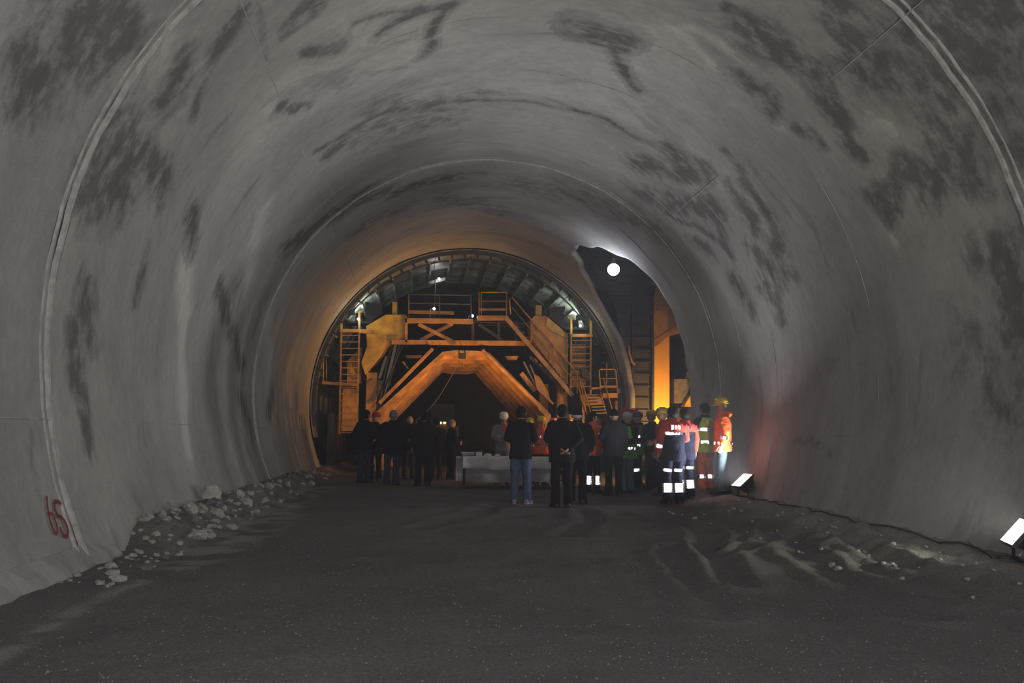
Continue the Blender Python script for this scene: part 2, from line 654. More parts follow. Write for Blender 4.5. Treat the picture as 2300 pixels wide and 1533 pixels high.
# finer circumferential casting lines
for y0, t0, t1 in ((11.6, -40, 95), (13.4, -100, 30), (15.1, -30, 100), (16.7, -110, 80), (6.4, 30, 95), (19.6, -110, 60), (22.0, -115, 25), (24.6, -115, 20)):
    mb = MB()
    pts = []
    for i in range(61):
        th = math.radians(t0 + (t1 - t0) * i / 60)
        r = R0 - .010
        pts.append((r * math.sin(th), y0 + .02 * math.sin(i * .4), ZC + r * math.cos(th)))
    mb.tube(pts, .007, 5)
    mb.build('form_seam', seam_mat, vault)


def spray(px_pts, name, width):
    """a painted stroke lying on the lining"""
    P = [cyl(*p) for p in px_pts]
    A = [Vector((*arc(p), 0)) for p in P]
    # smooth the stroke
    Q = []
    for i in range(len(A) - 1):
        p0, p1, p2, p3 = A[max(i - 1, 0)], A[i], A[i + 1], A[min(i + 2, len(A) - 1)]
        for k in range(5):
            t = k / 5
            Q.append(.5 * ((2 * p1) + (-p0 + p2) * t + (2 * p0 - 5 * p1 + 4 * p2 - p3) * t * t + (-p0 + 3 * p1 - 3 * p2 + p3) * t ** 3))
    Q.append(A[-1])
    mb = MB()
    for i, q in enumerate(Q):
        d = (Q[min(i + 1, len(Q) - 1)] - Q[max(i - 1, 0)]).normalized()
        nrm = Vector((-d.y, d.x, 0))
        for sg in (-1, 1):
            a = q + nrm * sg * width * (.5 + .12 * math.sin(i * 1.3))
            th = a.x / R0
            mb.V.append(((R0 - .02) * math.sin(th), a.y, ZC + (R0 - .02) * math.cos(th)))
    for i in range(len(Q) - 1):
        mb.F.append([2 * i, 2 * i + 1, 2 * i + 3, 2 * i + 2])
    o = mb.build(name, M['red_spray'], vault)
    return tag(o, 'red spray-painted digit')


def zpt(pts):
    return [(70 + x * .10438, 1080 + y * .10438) for x, y in pts]


spray(zpt([(285, 330), (300, 520), (330, 740), (380, 940), (440, 1080), (490, 1150), (515, 1090), (500, 960), (450, 800), (390, 710), (340, 705)]), 'painted_digit_six', .028)
spray(zpt([(600, 515), (555, 458), (490, 450), (455, 500), (470, 620), (520, 740), (600, 790), (670, 870), (720, 980), (745, 1100), (715, 1210), (660, 1180), (600, 1080), (568, 1000)]), 'painted_digit_five', .034)


# ------------------------------------------------------------------ structure: the ground
RUTS = [([(2.2, 6.0), (2.5, 8.0), (3.1, 10.5), (3.3, 13.0)], .22, .045), ([(1.2, 7.2), (1.7, 9.0), (2.4, 11.5), (2.3, 13.8)], .2, .05),
        ([(3.3, 6.2), (3.5, 8.6), (3.9, 11.4)], .18, .05), ([(0.6, 6.0), (1.0, 8.2), (1.5, 10.0)], .16, .03),
        ([(2.0, 9.3), (2.6, 9.9), (3.0, 10.9)], .12, .05), ([(-1.6, 11.5), (-.6, 14), (.2, 17)], .25, .02), ([(.4, 10.8), (1.0, 12.6), (1.3, 14.4)], .22, .03)]


def fbm(x, y, s, o=4):
    return noise.fractal(Vector((x * s, y * s, 3.7)), 1.0, 2.0, o)


def seg_d(x, y, pts):
    best = 9
    for (ax, ay), (bx, by) in zip(pts, pts[1:]):
        dx, dy = bx - ax, by - ay
        t = max(0, min(1, ((x - ax) * dx + (y - ay) * dy) / (dx * dx + dy * dy)))
        best = min(best, math.hypot(x - ax - t * dx, y - ay - t * dy))
    return best


def ground_h(x, y, fine=True):
    h = .022 * fbm(x, y, .6, 3)
    bank = .10 + .10 * smooth01((y - 7) / 7)
    h += bank * smooth01((x - 3.1) / 1.25) * smooth01((y - 3) / 4) * (1 - smooth01((y - 19.5) / 2) * .7)
    lb = .03 + .25 * smooth01((y - 8.9) / 1.0)
    h += lb * smooth01((-3.95 - x) / .6) * (1 - .3 * smooth01((y - 21) / 4))
    if fine and 3 < y < 30 and -6 < x < 6:
        for pts, w, d in RUTS:
            q = seg_d(x + .12 * fbm(x, y, .9, 2), y, pts) / w
            if q < 3:
                h += d * (-math.exp(-q * q * 1.6) + .8 * math.exp(-((q - 1.35) ** 2) * 5))
        rough = .010 + .05 * smooth01((x - 2.0) / 1.6) * smooth01((y - 6) / 3)
        h += rough * fbm(x, y, 3.2, 4) + .006 * fbm(x + 9, y, 9.0, 3)
    return h


def build_ground():
    xs = np.concatenate([np.linspace(-6.3, 5.6, 186), np.linspace(5.8, 19, 34)])
    ys = np.concatenate([np.arange(-14, 3.2, .4), np.arange(3.2, 12.5, .062), np.arange(12.5, 22, .12), np.arange(22, 30, .3), np.arange(30, 91, 1.5)])
    V, Fi = [], []
    fines_and_glow = []
    line = [(-3.9, 3.5), (-3.95, 5.15), (-4.02, 6.25), (-4.0, 7.1), (-3.88, 7.7), (-3.82, 8.8), (-3.75, 10.4), (-3.8, 13), (-3.9, 20)]
    for y in ys:
        for x in xs:
            V.append((float(x), float(y), ground_h(float(x), float(y))))
            f = 0.0
            if y > 2:
                d = seg_d(x, y, line)
                k = fbm(x, y, 2.4, 5)
                w = .07 + .30 * smooth01((y - 6.8) / 3)
                f = .95 * math.exp(-(d / w) ** 2) * smooth01((k + .35) / .5)
                f = max(f, .75 * smooth01((-4.15 - x) / .25) * smooth01((y - 9.2) / 1.0) * smooth01((k + .5) / .5))
                f = max(f, .75 * smooth01((x - 3.2 - .3 * k) / .9) * smooth01((y - 5) / 2))  # right bank: fines plus the near floodlight's graze, put into the colour
            fines_and_glow.append(min(1, f))
    n = len(xs)
    for j in range(len(ys) - 1):
        for i in range(n - 1):
            a = j * n + i
            Fi.append((a, a + 1, a + n + 1, a + n))
    me = bpy.data.meshes.new('floor')
    me.from_pydata(V, [], Fi)
    a = me.attributes.new('fines_and_glow', 'FLOAT', 'POINT')
    a.data.foreach_set('value', fines_and_glow)
    me.polygons.foreach_set('use_smooth', [True] * len(me.polygons))
    return tag(link('floor', me, M['ground']), 'dark packed dirt tunnel floor with tyre ruts', None, kind='structure')


build_ground()

# broken concrete footing along the foot of the left wall
mb = MB()
n = 60
prev = None
for i in range(n + 1):
    y = 1.5 + (9.45 - 1.5) * i / n
    out = -4.52 + .02 * math.sin(i * .6) + .012 * math.sin(i * 1.7)
    top = .215
    if y > 8.2:
        k = smooth01((y - 8.2) / 1.2)
        out -= .10 * k + .012 * math.sin(i * 2.1)
        top -= .06 * k
    ring = [(-5.0, y, -.2), (-5.0, y, top), (-4.70, y, top), (out - .07, y, .11 + .008 * math.sin(i * 1.1)), (out - .02, y, .045), (out + .02, y, -.1)]
    b = len(mb.V)
    mb.V += ring
    if prev is not None:
        for k in range(5):
            mb.F.append([prev + k, prev + k + 1, b + k + 1, b + k])
    else:
        mb.F.append([b + k for k in range(6)])
    prev = b
mb.F.append([prev + k for k in range(6)][::-1])
tag(mb.build('trim_1', M['footing']), 'pale broken concrete footing along the left wall', None, kind='structure')


# rough rock beyond the lining, and the side passage
def rock_shell(name, fn, nu, nv, label):
    V = [fn(i / nu, j / nv) for j in range(nv + 1) for i in range(nu + 1)]
    Fc = [(j * (nu + 1) + i, j * (nu + 1) + i + 1, (j + 1) * (nu + 1) + i + 1, (j + 1) * (nu + 1) + i) for j in range(nv) for i in range(nu)]
    me = bpy.data.meshes.new(name)
    me.from_pydata(V, [], Fc)
    return tag(link(name, me, M['rock']), label, None, kind='structure')


def far_tunnel(u, v):
    th = math.radians(-122 + 244 * u)
    y = YC + .42 + (90 - YC - .42) * v ** 1.5
    r = 6.0 + .28 * fbm(th * 4, y, .8, 4)
    return (r * math.sin(th), y, ZC + r * math.cos(th))


rock_shell('wall_rock', far_tunnel, 60, 60, 'dark sprayed rock walls of the unlined tunnel beyond the formwork')
mb = MB()
mb.box((-7.5, 89.5, -.5), (7.5, 90.5, 9.5))
tag(mb.build('wall_end', M['rock']), 'dark rock face at the far end of the tunnel', None, kind='structure')


def side_cave(u, v):
    # vault running away to the right behind the mouth in the lining
    a = PI * u
    yc, hw = 25.6, 6.2
    cy, sy = -math.cos(a), math.sin(a)
    e = .62
    z0 = -.3 + 7.6 * abs(sy) ** e
    x0 = math.sqrt(max(.1, 5.44 ** 2 - (max(z0, ZC) - ZC) ** 2))
    x = x0 + (18.8 - x0) * v
    k = .25 * fbm(a * 5 + 20, x, .7, 4) * smooth01(v * 6)
    return (x, yc + (hw + k) * math.copysign(abs(cy) ** e, cy), -.3 + (7.6 + k) * abs(sy) ** e)


rock_shell('wall_side_passage', side_cave, 40, 26, 'dark rough rock vault of the side passage on the right')
mb = MB()
mb.box((18.7, 19, -.4), (19.2, 32.5, 8))
tag(mb.build('wall_side_end', M['rock']), 'dark rock face closing the side passage', None, kind='structure')

# ------------------------------------------------------------------ the formwork gantry
GY = 28.0
gantry = thing('formwork_gantry', 'large orange and yellow steel formwork gantry spanning the tunnel end', 'gantry', (0, GY, 0))
OR, YE = M['orange_paint'], M['yellow_paint']


def gpoly(pts, Y, depth, name, mt, parent=gantry, bevel=.012):
    mb = MB()
    mb.prism([at(x, y, Y) for x, y in pts], (0, depth, 0))
    return mb.build(name, mt, parent, bevel=bevel)


def gbar(a, b, Y, w, name, mt, depth=None, parent=gantry, Y2=None):
    mb = MB()
    mb.bar(at(*a, Y), at(*b, Y2 or Y), w, depth or w, (0, 1, 0))
    return mb.build(name, mt, parent)


def gtube(pts, Y, r, name, mt, parent=gantry):
    mb = MB()
    mb.tube([at(x, y, Y) for x, y in pts], r, 8)
    return mb.build(name, mt, parent, smooth=True)


# curved shutter: skin plates, ring ribs and brackets on the inner face
def shutter_plate(t0, t1, y0, y1, ra, rb, name, mt):
    mb = MB()
    n = 8
    for r in (ra, rb):
        for y in (y0, y1):
            for i in range(n + 1):
                th = math.radians(t0 + (t1 - t0) * i / n)
                mb.V.append((r * math.sin(th), y, ZC + r * math.cos(th)))
    k = n + 1
    for i in range(n):
        mb.F += [[i, i + 1, k + i + 1, k + i], [2 * k + i, 3 * k + i, 3 * k + i + 1, 2 * k + i + 1],
                 [i, 2 * k + i, 2 * k + i + 1, i + 1], [k + i, k + i + 1, 3 * k + i + 1, 3 * k + i]]
    mb.F += [[0, k, 3 * k, 2 * k], [n, 2 * k + n, 3 * k + n, k + n]]
    return mb.build(name, mt, gantry, smooth=False)


edges = [-104, -78, -58, -42, -28, -14, 0, 14, 28, 42, 58, 78, 104]
for t0, t1 in zip(edges, edges[1:]):
    for ya, yb in ((27.25, 28.75), (28.78, 30.25), (30.28, 31.75), (31.78, 33.3)):
        shutter_plate(t0 + .12, t1 - .12, ya, yb, R0 - .05, R0 - .02, 'shutter_plate', M['shutter'])
for y in (27.35, 28.75, 30.25, 31.75, 33.2):
    for ta, tb in ((-100, -50), (-50, 0), (0, 50), (50, 100)):
        shutter_plate(ta, tb, y - .03, y + .03, R0 - (.17 if y < 28 else .10), R0 - .05, 'ring_rib', M['steel_dark'])
for i in range(34):
    th = math.radians(-84 + 168 * i / 33)
    mb = MB()
    er, et = Vector((math.sin(th), 0, math.cos(th))), Vector((math.cos(th), 0, -math.sin(th)))
    c = Vector((0, 0, ZC))
    p = [c + er * (R0 - .06) + Vector((0, 27.5, 0)), c + er * (R0 - .30) + Vector((0, 27.5, 0)), c + er * (R0 - .06) + Vector((0, 28.3, 0))]
    mb.prism([q - et * .015 for q in p], et * .03)
    mb.build('edge_bracket', M['steel_dark'], gantry)
for i, d in enumerate(range(-80, 81, 8)):
    th = math.radians(d)
    er = Vector((math.sin(th), 0, math.cos(th)))
    mb = MB()
    c = Vector((0, 0, ZC))
    mb.bar(c + er * (R0 - .10) + Vector((0, 28.7, 0)), c + er * (R0 - .10) + Vector((0, 33.2, 0)), .06, .1, er)
    mb.build('long_rib', M['shutter'], gantry)

# shoulder boxes and head stubs
gpoly([(822, 732), (866, 706), (909, 706), (909, 759), (877, 767), (855, 800), (820, 841), (811, 814), (824, 778)], GY, .9, 'shoulder_box', YE)
gpoly([(881, 677), (892, 677), (892, 707), (881, 707)], GY + .2, .25, 'head_stub', YE)
gpoly([(909, 706), (915, 712), (915, 768), (909, 768)], GY - .1, 1.1, 'box_flange', OR)
gpoly([(1191, 718), (1202, 708), (1229, 710), (1276, 750), (1276, 862), (1262, 850), (1193, 759)], GY + .1, .9, 'shoulder_box', OR)
gpoly([(1229, 712), (1276, 752), (1276, 760), (1238, 744), (1226, 730)], GY + .05, .06, 'box_cover', YE)
gpoly([(1203, 685), (1217, 685), (1217, 712), (1203, 712)], GY + .2, .25, 'head_stub', YE)
gpoly([(820, 677), (858, 682), (858, 704), (824, 730)], GY + .5, .5, 'hatch_panel', M['black'])
gpoly([(1233, 691), (1270, 687), (1265, 715), (1273, 745), (1232, 710)], GY + .5, .5, 'hatch_panel', M['black'])

# bridge truss between the shoulders
gbar((909, 720), (1062, 722), GY, .16, 'truss_chord', OR, .2)
gbar((880, 768), (1190, 771), GY, .15, 'truss_chord', OR, .2)
gbar((940, 728), (1016, 766), GY, .12, 'truss_brace', OR, .08)
gbar((1016, 727), (944, 764), GY + .1, .12, 'truss_brace', OR, .08)
gbar((1075, 728), (1130, 766), GY + .1, .1, 'truss_brace', M['steel_dark'], .08)
for x in (1062, 1120, 1160):
    gbar((x, 722), (x, 770), GY + .1, .1, 'truss_post', M['steel_dark'], .1)
for Y in (29.6, 31.2, 32.8):
    gbar((915, 722), (1150, 722), Y, .14, 'deck_beam', M['steel_dark'], .2)
mb = MB()
for k in range(9):
    y0 = GY + .15 + k * .55
    a, b = at(912, 716, GY), at(1185, 716, GY)
    mb.box((a.x, y0, a.z - .03), (b.x, y0 + .5, a.z))
mb.build('deck_planks', M['steel_dark'], gantry)

# left guard rail
rail = part_group('guard_rail', gantry)
for x in (918, 987, 1058):
    gtube([(x, 660), (x, 714)], GY + .3, .022, 'rail_post', OR if x == 918 else M['steel_grey'], rail)
for y in (661, 681):
    gtube([(917, y), (1060, y + 2)], GY + .3, .02, 'rail_bar', M['steel_grey'], rail)
gbar((917, 700), (1020, 703), GY + .3, .12, 'toe_board', OR, .03, rail)
# right guard rail
rail2 = part_group('guard_rail', gantry)
for x in (1076, 1081, 1138):
    gtube([(x, 655), (x, 716)], GY - .1, .022, 'rail_post', OR, rail2)
for y in (656, 676):
    gtube([(1080, y), (1138, y)], GY - .1, .02, 'rail_bar', OR, rail2)
gbar((1076, 695), (1138, 695), GY - .1, .08, 'toe_board', OR, .03, rail2)
gbar((1072, 714), (1140, 714), GY - .1, .11, 'deck_edge', OR, .5)

# the long stair down the right-hand side
stair = part_group('stair', gantry)
for Y in (GY - .15, GY - .85):
    gbar((1137, 714), (1286, 888), Y, .14, 'stringer', OR, .05, stair)
A0, A1 = at(1140, 714, GY - .5), at(1286, 886, GY - .5)
for k in range(1, 15):
    p = A0.lerp(A1, k / 15)
    mb = MB()
    mb.box((p.x - .11, GY - .82, p.z - .02), (p.x + .11, GY - .18, p.z + .015))
    mb.build('tread', M['steel_dark'], stair)
for Y in (GY - .15, GY - .85):
    gtube([(1147, 706), (1144, 672), (1150, 667), (1297, 838), (1296, 885)], Y, .02, 'handrail', OR, stair)
    gtube([(1150, 690), (1296, 862)], Y, .016, 'mid_rail', OR, stair)
    for x0, y0, x1, y1 in ((1193, 769, 1192, 717), (1242, 826, 1242, 774)):
        gtube([(x0, y0), (x1, y1)], Y, .018, 'rail_post', OR, stair)
gbar((1190, 800), (1262, 872), GY + .25, .1, 'inner_stringer', M['steel_grey'], .05)

# ladders in yellow cages either side
for xs, ys, top, nr in (((767, 807), (745, 975), 700, 16), ((1283, 1327), (756, 872), 712, 8)):
    lad = part_group('ladder', gantry)
    off = -5 if xs[0] < 1000 else -1
    for x in xs:
        gbar((x, ys[0]), (x + off, ys[1]), GY - .25, .055, 'ladder_rail', OR, .04, lad)
        gbar((x, top), (x, ys[0]), GY - .2, .075, 'cage_post', YE, .05, lad)
        gbar((x - 4 if x == xs[0] else x - 2, top), (x + 2 if x == xs[0] else x + 5, top), GY - .2, .05, 'post_cap', YE, .06, lad)
    for k in range(nr):
        y = ys[0] + 8 + (ys[1] - ys[0] - 12) * k / (nr - 1)
        q = off * (y - ys[0]) / (ys[1] - ys[0])
        gbar((xs[0] + q, y), (xs[1] + q, y), GY - .25, .03, 'rung', OR, .03, lad)
    gbar((xs[0] - 2, ys[0] - 2), (xs[1] + 2, ys[0] - 2), GY - .2, .10, 'cage_sill', OR, .3, lad)
    gpoly([(xs[0] + 13, top - 6), (xs[0] + 29, top - 6), (xs[0] + 29, top + 6), (xs[0] + 13, top + 6)], GY - .1, .2, 'lamp_box', M['black'], lad)
gbar((806, 743), (848, 746), GY - .3, .13, 'outrigger_arm', OR, .15)
gpoly([(779, 812), (795, 795), (812, 778), (812, 860), (779, 860)], GY + .3, .5, 'side_column', OR)
gpoly([(769, 872), (803, 872), (800, 968), (766, 968)], GY + .2, .4, 'side_column', OR)
gpoly([(1284, 772), (1316, 772), (1316, 866), (1284, 866)], GY + .4, .5, 'side_column', OR)
for k in range(7):
    gbar((1284, 777 + 13 * k), (1317, 777 + 13 * k), GY + .36, .03, 'column_rib', M['steel_dark'], .04)
# left small guard rail and bracket arm
gtube([(726, 800), (726, 858)], GY - .2, .025, 'rail_post', OR)
gtube([(733, 806), (733, 858)], GY - .2, .015, 'rail_post', OR)
gbar((724, 859), (803, 864), GY - .2, .1, 'bracket_arm', OR, .12)

# portal passage for vehicles: nested frames with plated soffit
PX0, PZ0 = .78, 4.05


def portal_profile(ins):
    return [(-2.95 + ins * 1.25, 0.0), (-2.95 + ins * 1.25, 1.98 - ins * .3), (-PX0 + ins * .35 - .02, PZ0 - ins * .72), (-.40 + ins * .1, PZ0 + .06 - ins),
            (.40 - ins * .1, PZ0 + .06 - ins), (PX0 - ins * .35 + .02, PZ0 - ins * .72), (2.95 - ins * 1.25, 1.98 - ins * .3), (2.95 - ins * 1.25, 0.0)]


for k, y in enumerate((28.0, 29.1, 30.2, 31.3, 32.4, 33.4)):
    a, b = portal_profile(.02 * k), portal_profile(.17 + .05 * k)
    fr = part_group('portal_frame', gantry)
    for i in range(7):
        mb = MB()
        mb.prism([(a[i][0] - .1, y, a[i][1]), (a[i + 1][0] - .1, y, a[i + 1][1]), (b[i + 1][0] - .1, y, b[i + 1][1]), (b[i][0] - .1, y, b[i][1])], (0, .16, 0))
        mb.build('frame_leg' if i in (0, 6) else 'frame_beam', OR, fr)
    if k < 5:
        for i in range(1, 6):
            mb = MB()
            p = [(a[i][0] - .1, y + .16, a[i][1] - .03), (a[i + 1][0] - .1, y + .16, a[i + 1][1] - .03)]
            mb.prism([(p[0][0], p[0][1], p[0][2]), (p[1][0], p[1][1], p[1][2]), (p[1][0], p[1][1], p[1][2] + .02), (p[0][0], p[0][1], p[0][2] + .02)], (0, .94, 0))
            mb.build('soffit_plate', OR, gantry)
# outer slope girders of the portal
gbar((852, 905), (972, 783), GY - .1, .10, 'slope_girder', OR, .22)
gbar((1083, 786), (1212, 914), GY - .1, .10, 'slope_girder', OR, .22)
gpoly([(910, 797), (949, 797), (943, 804), (914, 804)], GY + .4, .3, 'tie_plate', OR)
gpoly([(1134, 799), (1165, 799), (1160, 808), (1140, 808)], GY + .4, .3, 'tie_plate', OR)
gbar((905, 812), (917, 828), GY + .3, .06, 'link_rod', OR)
# hydraulic rams and grey struts
for a, b, w, mt in (((889, 772), (862, 890), .10, 'steel_grey'), ((898, 772), (872, 870), .07, 'steel_dark'), ((868, 800), (852, 850), .09, 'steel_grey'),
                    ((1176, 812), (1206, 872), .06, 'steel_grey'), ((1190, 818), (1215, 878), .05, 'steel_grey'), ((1170, 838), (1202, 878), .16, 'orange_paint')):
    gbar(a, b, GY + .2, w, 'hydraulic_ram', M[mt], w)
gpoly([(1198, 838), (1212, 846), (1231, 878), (1236, 896), (1246, 906), (1240, 908), (1206, 874)], GY - .3, .1, 'guard_panel', OR)
gpoly([(1250, 864), (1258, 863), (1266, 872), (1256, 874)], GY - .3, .1, 'gusset', OR)
gpoly([(1258, 877), (1276, 880), (1270, 886), (1264, 885)], GY - .3, .1, 'gusset', OR)
for k in range(4):
    gpoly([(1199 + 11 * k, 804 + 12 * k), (1203 + 11 * k, 803 + 12 * k), (1209 + 11 * k, 812 + 12 * k), (1206 + 11 * k, 814 + 12 * k)], GY - .5, .05, 'rack_lug', OR)
# hanging black hoses
for pts in (((905, 775), (893, 800), (872, 850), (850, 915)), ((880, 775), (868, 820), (858, 870), (846, 905)), ((808, 800), (812, 840), (822, 856), (836, 850))):
    gtube(pts, GY - .05, .025, 'hose', M['cable_black'])
# legs on travelling bogies
for sx in (-1, 1):
    for y in (28.3, 32.6):
        mb = MB()
        mb.box((sx * 3.25 - .18, y - .18, .55), (sx * 3.25 + .18, y + .18, 3.3))
        mb.build('gantry_leg', OR, gantry, bevel=.015)
        bg = MB()
        bg.box((sx * 3.25 - .25, y - .7, .25), (sx * 3.25 + .25, y + .7, .58))
        bo = bg.build('bogie', OR, gantry, bevel=.02)
        for dy in (-.45, .45):
            wv = MB()
            wv.loft([(sx * 3.25 - .09, y + dy, .22), (sx * 3.25 + .09, y + dy, .22)], [.2, .2], 18)
            wv.build('wheel', M['steel_dark'], bo)
    mb = MB()
    mb.box((sx * 3.25 - .06, 27.0, -.05), (sx * 3.25 + .06, 34.5, .04))
    mb.build('rail_track', M['steel_dark'], gantry)
    mb = MB()
    mb.box((sx * 4.55 - .1, 28.2, .1), (sx * 4.55 + .1, 33, 1.9))
    mb.build('side_shutter_foot', M['steel_dark'], gantry)

# lower landing and steep steps at the right-hand foot
land = part_group('landing', gantry)
LY = 26.6
gpoly([(1354, 882), (1388, 882), (1388, 893), (1354, 893)], LY, .7, 'landing_edge', OR, land)
gpoly([(1302, 886), (1352, 884), (1356, 908), (1308, 912)], LY + .4, .1, 'stair_panel', OR, land)
gpoly([(1387, 872), (1392, 872), (1392, 884), (1387, 884)], LY, .2, 'hinge_box', OR, land)
gtube([(1349, 876), (1346, 831), (1349, 829), (1380, 829), (1383, 832), (1388, 884)], LY, .022, 'guard_tube', OR, land)
gtube([(1363, 816), (1362, 866)], LY + .05, .02, 'rail_post', OR, land)
gtube([(1348, 850), (1385, 849)], LY, .018, 'rail_bar', OR, land)
gbar((1347, 868), (1386, 868), LY, .08, 'toe_board', OR, .03, land)
gbar((1326, 872), (1348, 871), LY + .2, .07, 'step_beam', OR, .05, land)
gbar((1327, 871), (1326, 886), LY + .2, .06, 'step_post', OR, .05, land)
for xa, xb in (((1302, 848), (1318, 930)), ((1306, 852), (1328, 930)), ((1355, 850), (1376, 922)), ((1349, 880), (1362, 930)), ((1300, 870), (1316, 925))):
    gtube([xa, xb], LY - .1, .022, 'steep_handrail', OR, land)
for k in range(6):
    gbar((1318 + 3 * k, 893 + 7 * k), (1352 + 2 * k, 892 + 7 * k), LY + .1 - .05 * k, .035, 'step', OR, .16, land)
gpoly([(1304, 826), (1322, 828), (1323, 852), (1308, 846)], LY + .3, .3, 'control_box', M['black'], land)
for sx in (1310, 1384):
    mb = MB()
    p = at(sx, 900, LY + .3)
    mb.box((p.x - .04, p.y - .04, 0), (p.x + .04, p.y + .04, p.z))
    mb.build('landing_leg', OR, land)

# lamp fixed at the portal apex (unlit) and its hanging pale cable
apex = thing('portal_floodlight', 'small black unlit floodlight hung at the apex of the orange portal', 'floodlight', at(1038, 796, GY - .45))
mb = MB()
c = at(1038, 797, GY - .45)
mb.box((c.x - .12, c.y - .08, c.z - .12), (c.x + .12, c.y + .08, c.z + .06))
mb.build('housing', M['black'], apex, bevel=.015)
mb = MB()
mb.bar((c.x - .1, c.y, c.z + .05), (c.x - .1, c.y + .3, c.z + .2), .03, .02)
mb.bar((c.x + .1, c.y, c.z + .05), (c.x + .1, c.y + .3, c.z + .2), .03, .02)
mb.build('yoke', M['black'], apex)
mb = MB()
mb.box((c.x - .1, c.y - .09, c.z - .1), (c.x + .1, c.y - .075, c.z + .03))
mb.build('glass', M['steel_dark'], apex)
mb = MB()
pts = [(1029, 808, 27.42), (1031, 812, 27.4), (1037, 822, 27.4), (1043, 826, 27.4), (1040, 816, 27.4), (1033, 812, 27.4), (1025, 824, 27.3), (1015, 842, 27.0), (1000, 868, 26.4), (985, 892, 25.9), (967, 915, 25.4), (948, 934, 24.9), (935, 944, 24.6), (928, 1000, 24.4), (926, 1060, 24.3)]
mb.tube([at(x, y, Y) for x, y, Y in pts], .010, 6)
tag(mb.build('power_cable', M['cable'], smooth=True), 'pale power cable drooping from the orange portal towards the left group', 'cable')

# ------------------------------------------------------------------ second gantry in the side passage
side = thing('side_formwork', 'blue-grey ribbed steel shutter with orange frame standing in the side passage', 'formwork', (6.4, 27.0, 0))
SY = 26.9
prof = [(.2, 5.25), (1.5, 5.12), (2.6, 5.05), (3.6, 5.02), (4.6, 5.0), (5.4, 4.85), (6.0, 4.6), (6.4, 4.3)]
prof_r = [(.2, 5.98), (1.5, 5.96), (2.6, 5.95), (3.6, 5.98), (4.6, 6.05), (5.4, 6.1), (6.0, 6.15), (6.4, 6.2)]
for i in range(7):
    mb = MB()
    z0, xa = prof[i]
    z1, xb = prof[i + 1]
    xc, xd = prof_r[i][1], prof_r[i + 1][1]
    mb.prism([(xa, SY, z0 + .01), (xc, SY, z0 + .01), (xd, SY, z1 - .01), (xb, SY, z1 - .01)], (0, .05, 0))
    mb.build('shutter_panel', M['shutter_blue'], side)
for k in range(15):
    z = .55 + .4 * k
    i = min(6, max(0, next((j for j in range(7) if prof[j + 1][0] > z), 6)))
    t = (z - prof[i][0]) / (prof[i + 1][0] - prof[i][0])
    xa = prof[i][1] + (prof[i + 1][1] - prof[i][1]) * t
    xd = prof_r[i][1] + (prof_r[i + 1][1] - prof_r[i][1]) * t
    mb = MB()
    mb.box((xa, SY - .10, z - .03), (xd, SY, z + .03))
    mb.build('shutter_rib', M['shutter_blue'], side)
for x in (5.35, 6.02):
    mb = MB()
    mb.box((x, SY - .14, 0), (x + .07, SY, 6.3))
    mb.build('shutter_post', M['steel_dark'], side)
mb = MB()
mb.tube([(5.2, 26.6, 4.3), (5.22, 26.6, 4.0), (5.3, 26.6, 3.75), (5.4, 26.6, 3.65)], .04, 8)
mb.build('turnbuckle', OR, side, smooth=True)
mb = MB()
mb.prism([at(x, y, 27.0) for x, y in ((1469, 930), (1469, 775), (1478, 765), (1504, 752), (1504, 930))] + [Vector((6.68, 27.0, 0)), Vector((6.17, 27.0, 0))], (0, .6, 0))
mb.build('frame_pillar', M['pillar_paint'], side, bevel=.015)
mb = MB()
mb.prism([at(x, y, 26.9) for x, y in ((1456, 1000), (1461, 690), (1470, 690), (1469, 1000))], (0, .5, 0))
mb.build('frame_post', M['steel_dark'], side)
mb = MB()
mb.prism([at(x, y, 26.85) for x, y in ((1469, 780), (1469, 762), (1535, 722), (1545, 742), (1500, 755))], (0, .4, 0))
mb.build('knee_brace', OR, side)
mb = MB()
mb.prism([at(x, y, 26.8) for x, y in ((1462, 700), (1470, 686), (1500, 690), (1500, 740), (1470, 760))], (0, .3, 0))
mb.build('head_box', OR, side)
# a second arch frame deeper in, and a machine body beside it
for r0, r1, mt, nm in ((2.1, 2.35, M['steel_dark'], 'arch_rib'), (1.75, 2.02, M['shutter'], 'arch_rib')):
    mb = MB()
    cx, cy, cz = 9.9, 29.6, 2.4
    n = 16
    pr = []
    for i in range(n + 1):
        a = PI - PI * i / n
        pr.append((cx + r1 * math.cos(a), cz + 1.25 * r1 * math.sin(a)))
    qr = []
    for i in range(n + 1):
        a = PI - PI * i / n
        qr.append((cx + r0 * math.cos(a), cz + 1.25 * r0 * math.sin(a)))
    pr = [(cx - r1, 0)] + pr + [(cx + r1, 0)]
    qr = [(cx - r0, 0)] + qr + [(cx + r0, 0)]
    for i in range(len(pr) - 1):
        mb.prism([(pr[i][0], cy, pr[i][1]), (pr[i + 1][0], cy, pr[i + 1][1]), (qr[i + 1][0], cy, qr[i + 1][1]), (qr[i][0], cy, qr[i][1])], (0, .4, 0))
    mb.build(nm, mt, side)
mb = MB()
mb.prism([at(x, y, 28.0) for x, y in ((1514, 850), (1545, 850), (1548, 905), (1514, 905))], (0, .7, 0))
mb.build('machine_panel', M['stone_grey'], side, bevel=.03)
mb = MB()
mb.prism([at(x, y, 27.6) for x, y in ((1538, 908), (1552, 885), (1556, 914), (1538, 912))], (0, .4, 0))
mb.build('machine_hood', YE, side, bevel=.03)
mb = MB()
mb.box((7.0, 27.8, 0), (7.9, 28.6, 2.3))
mb.build('machine_body', M['steel_dark'], side, bevel=.04)

# ------------------------------------------------------------------ lamps
def rot_to(o, direction):
    o.rotation_euler = Vector(direction).to_track_quat('Y', 'Z').to_euler()


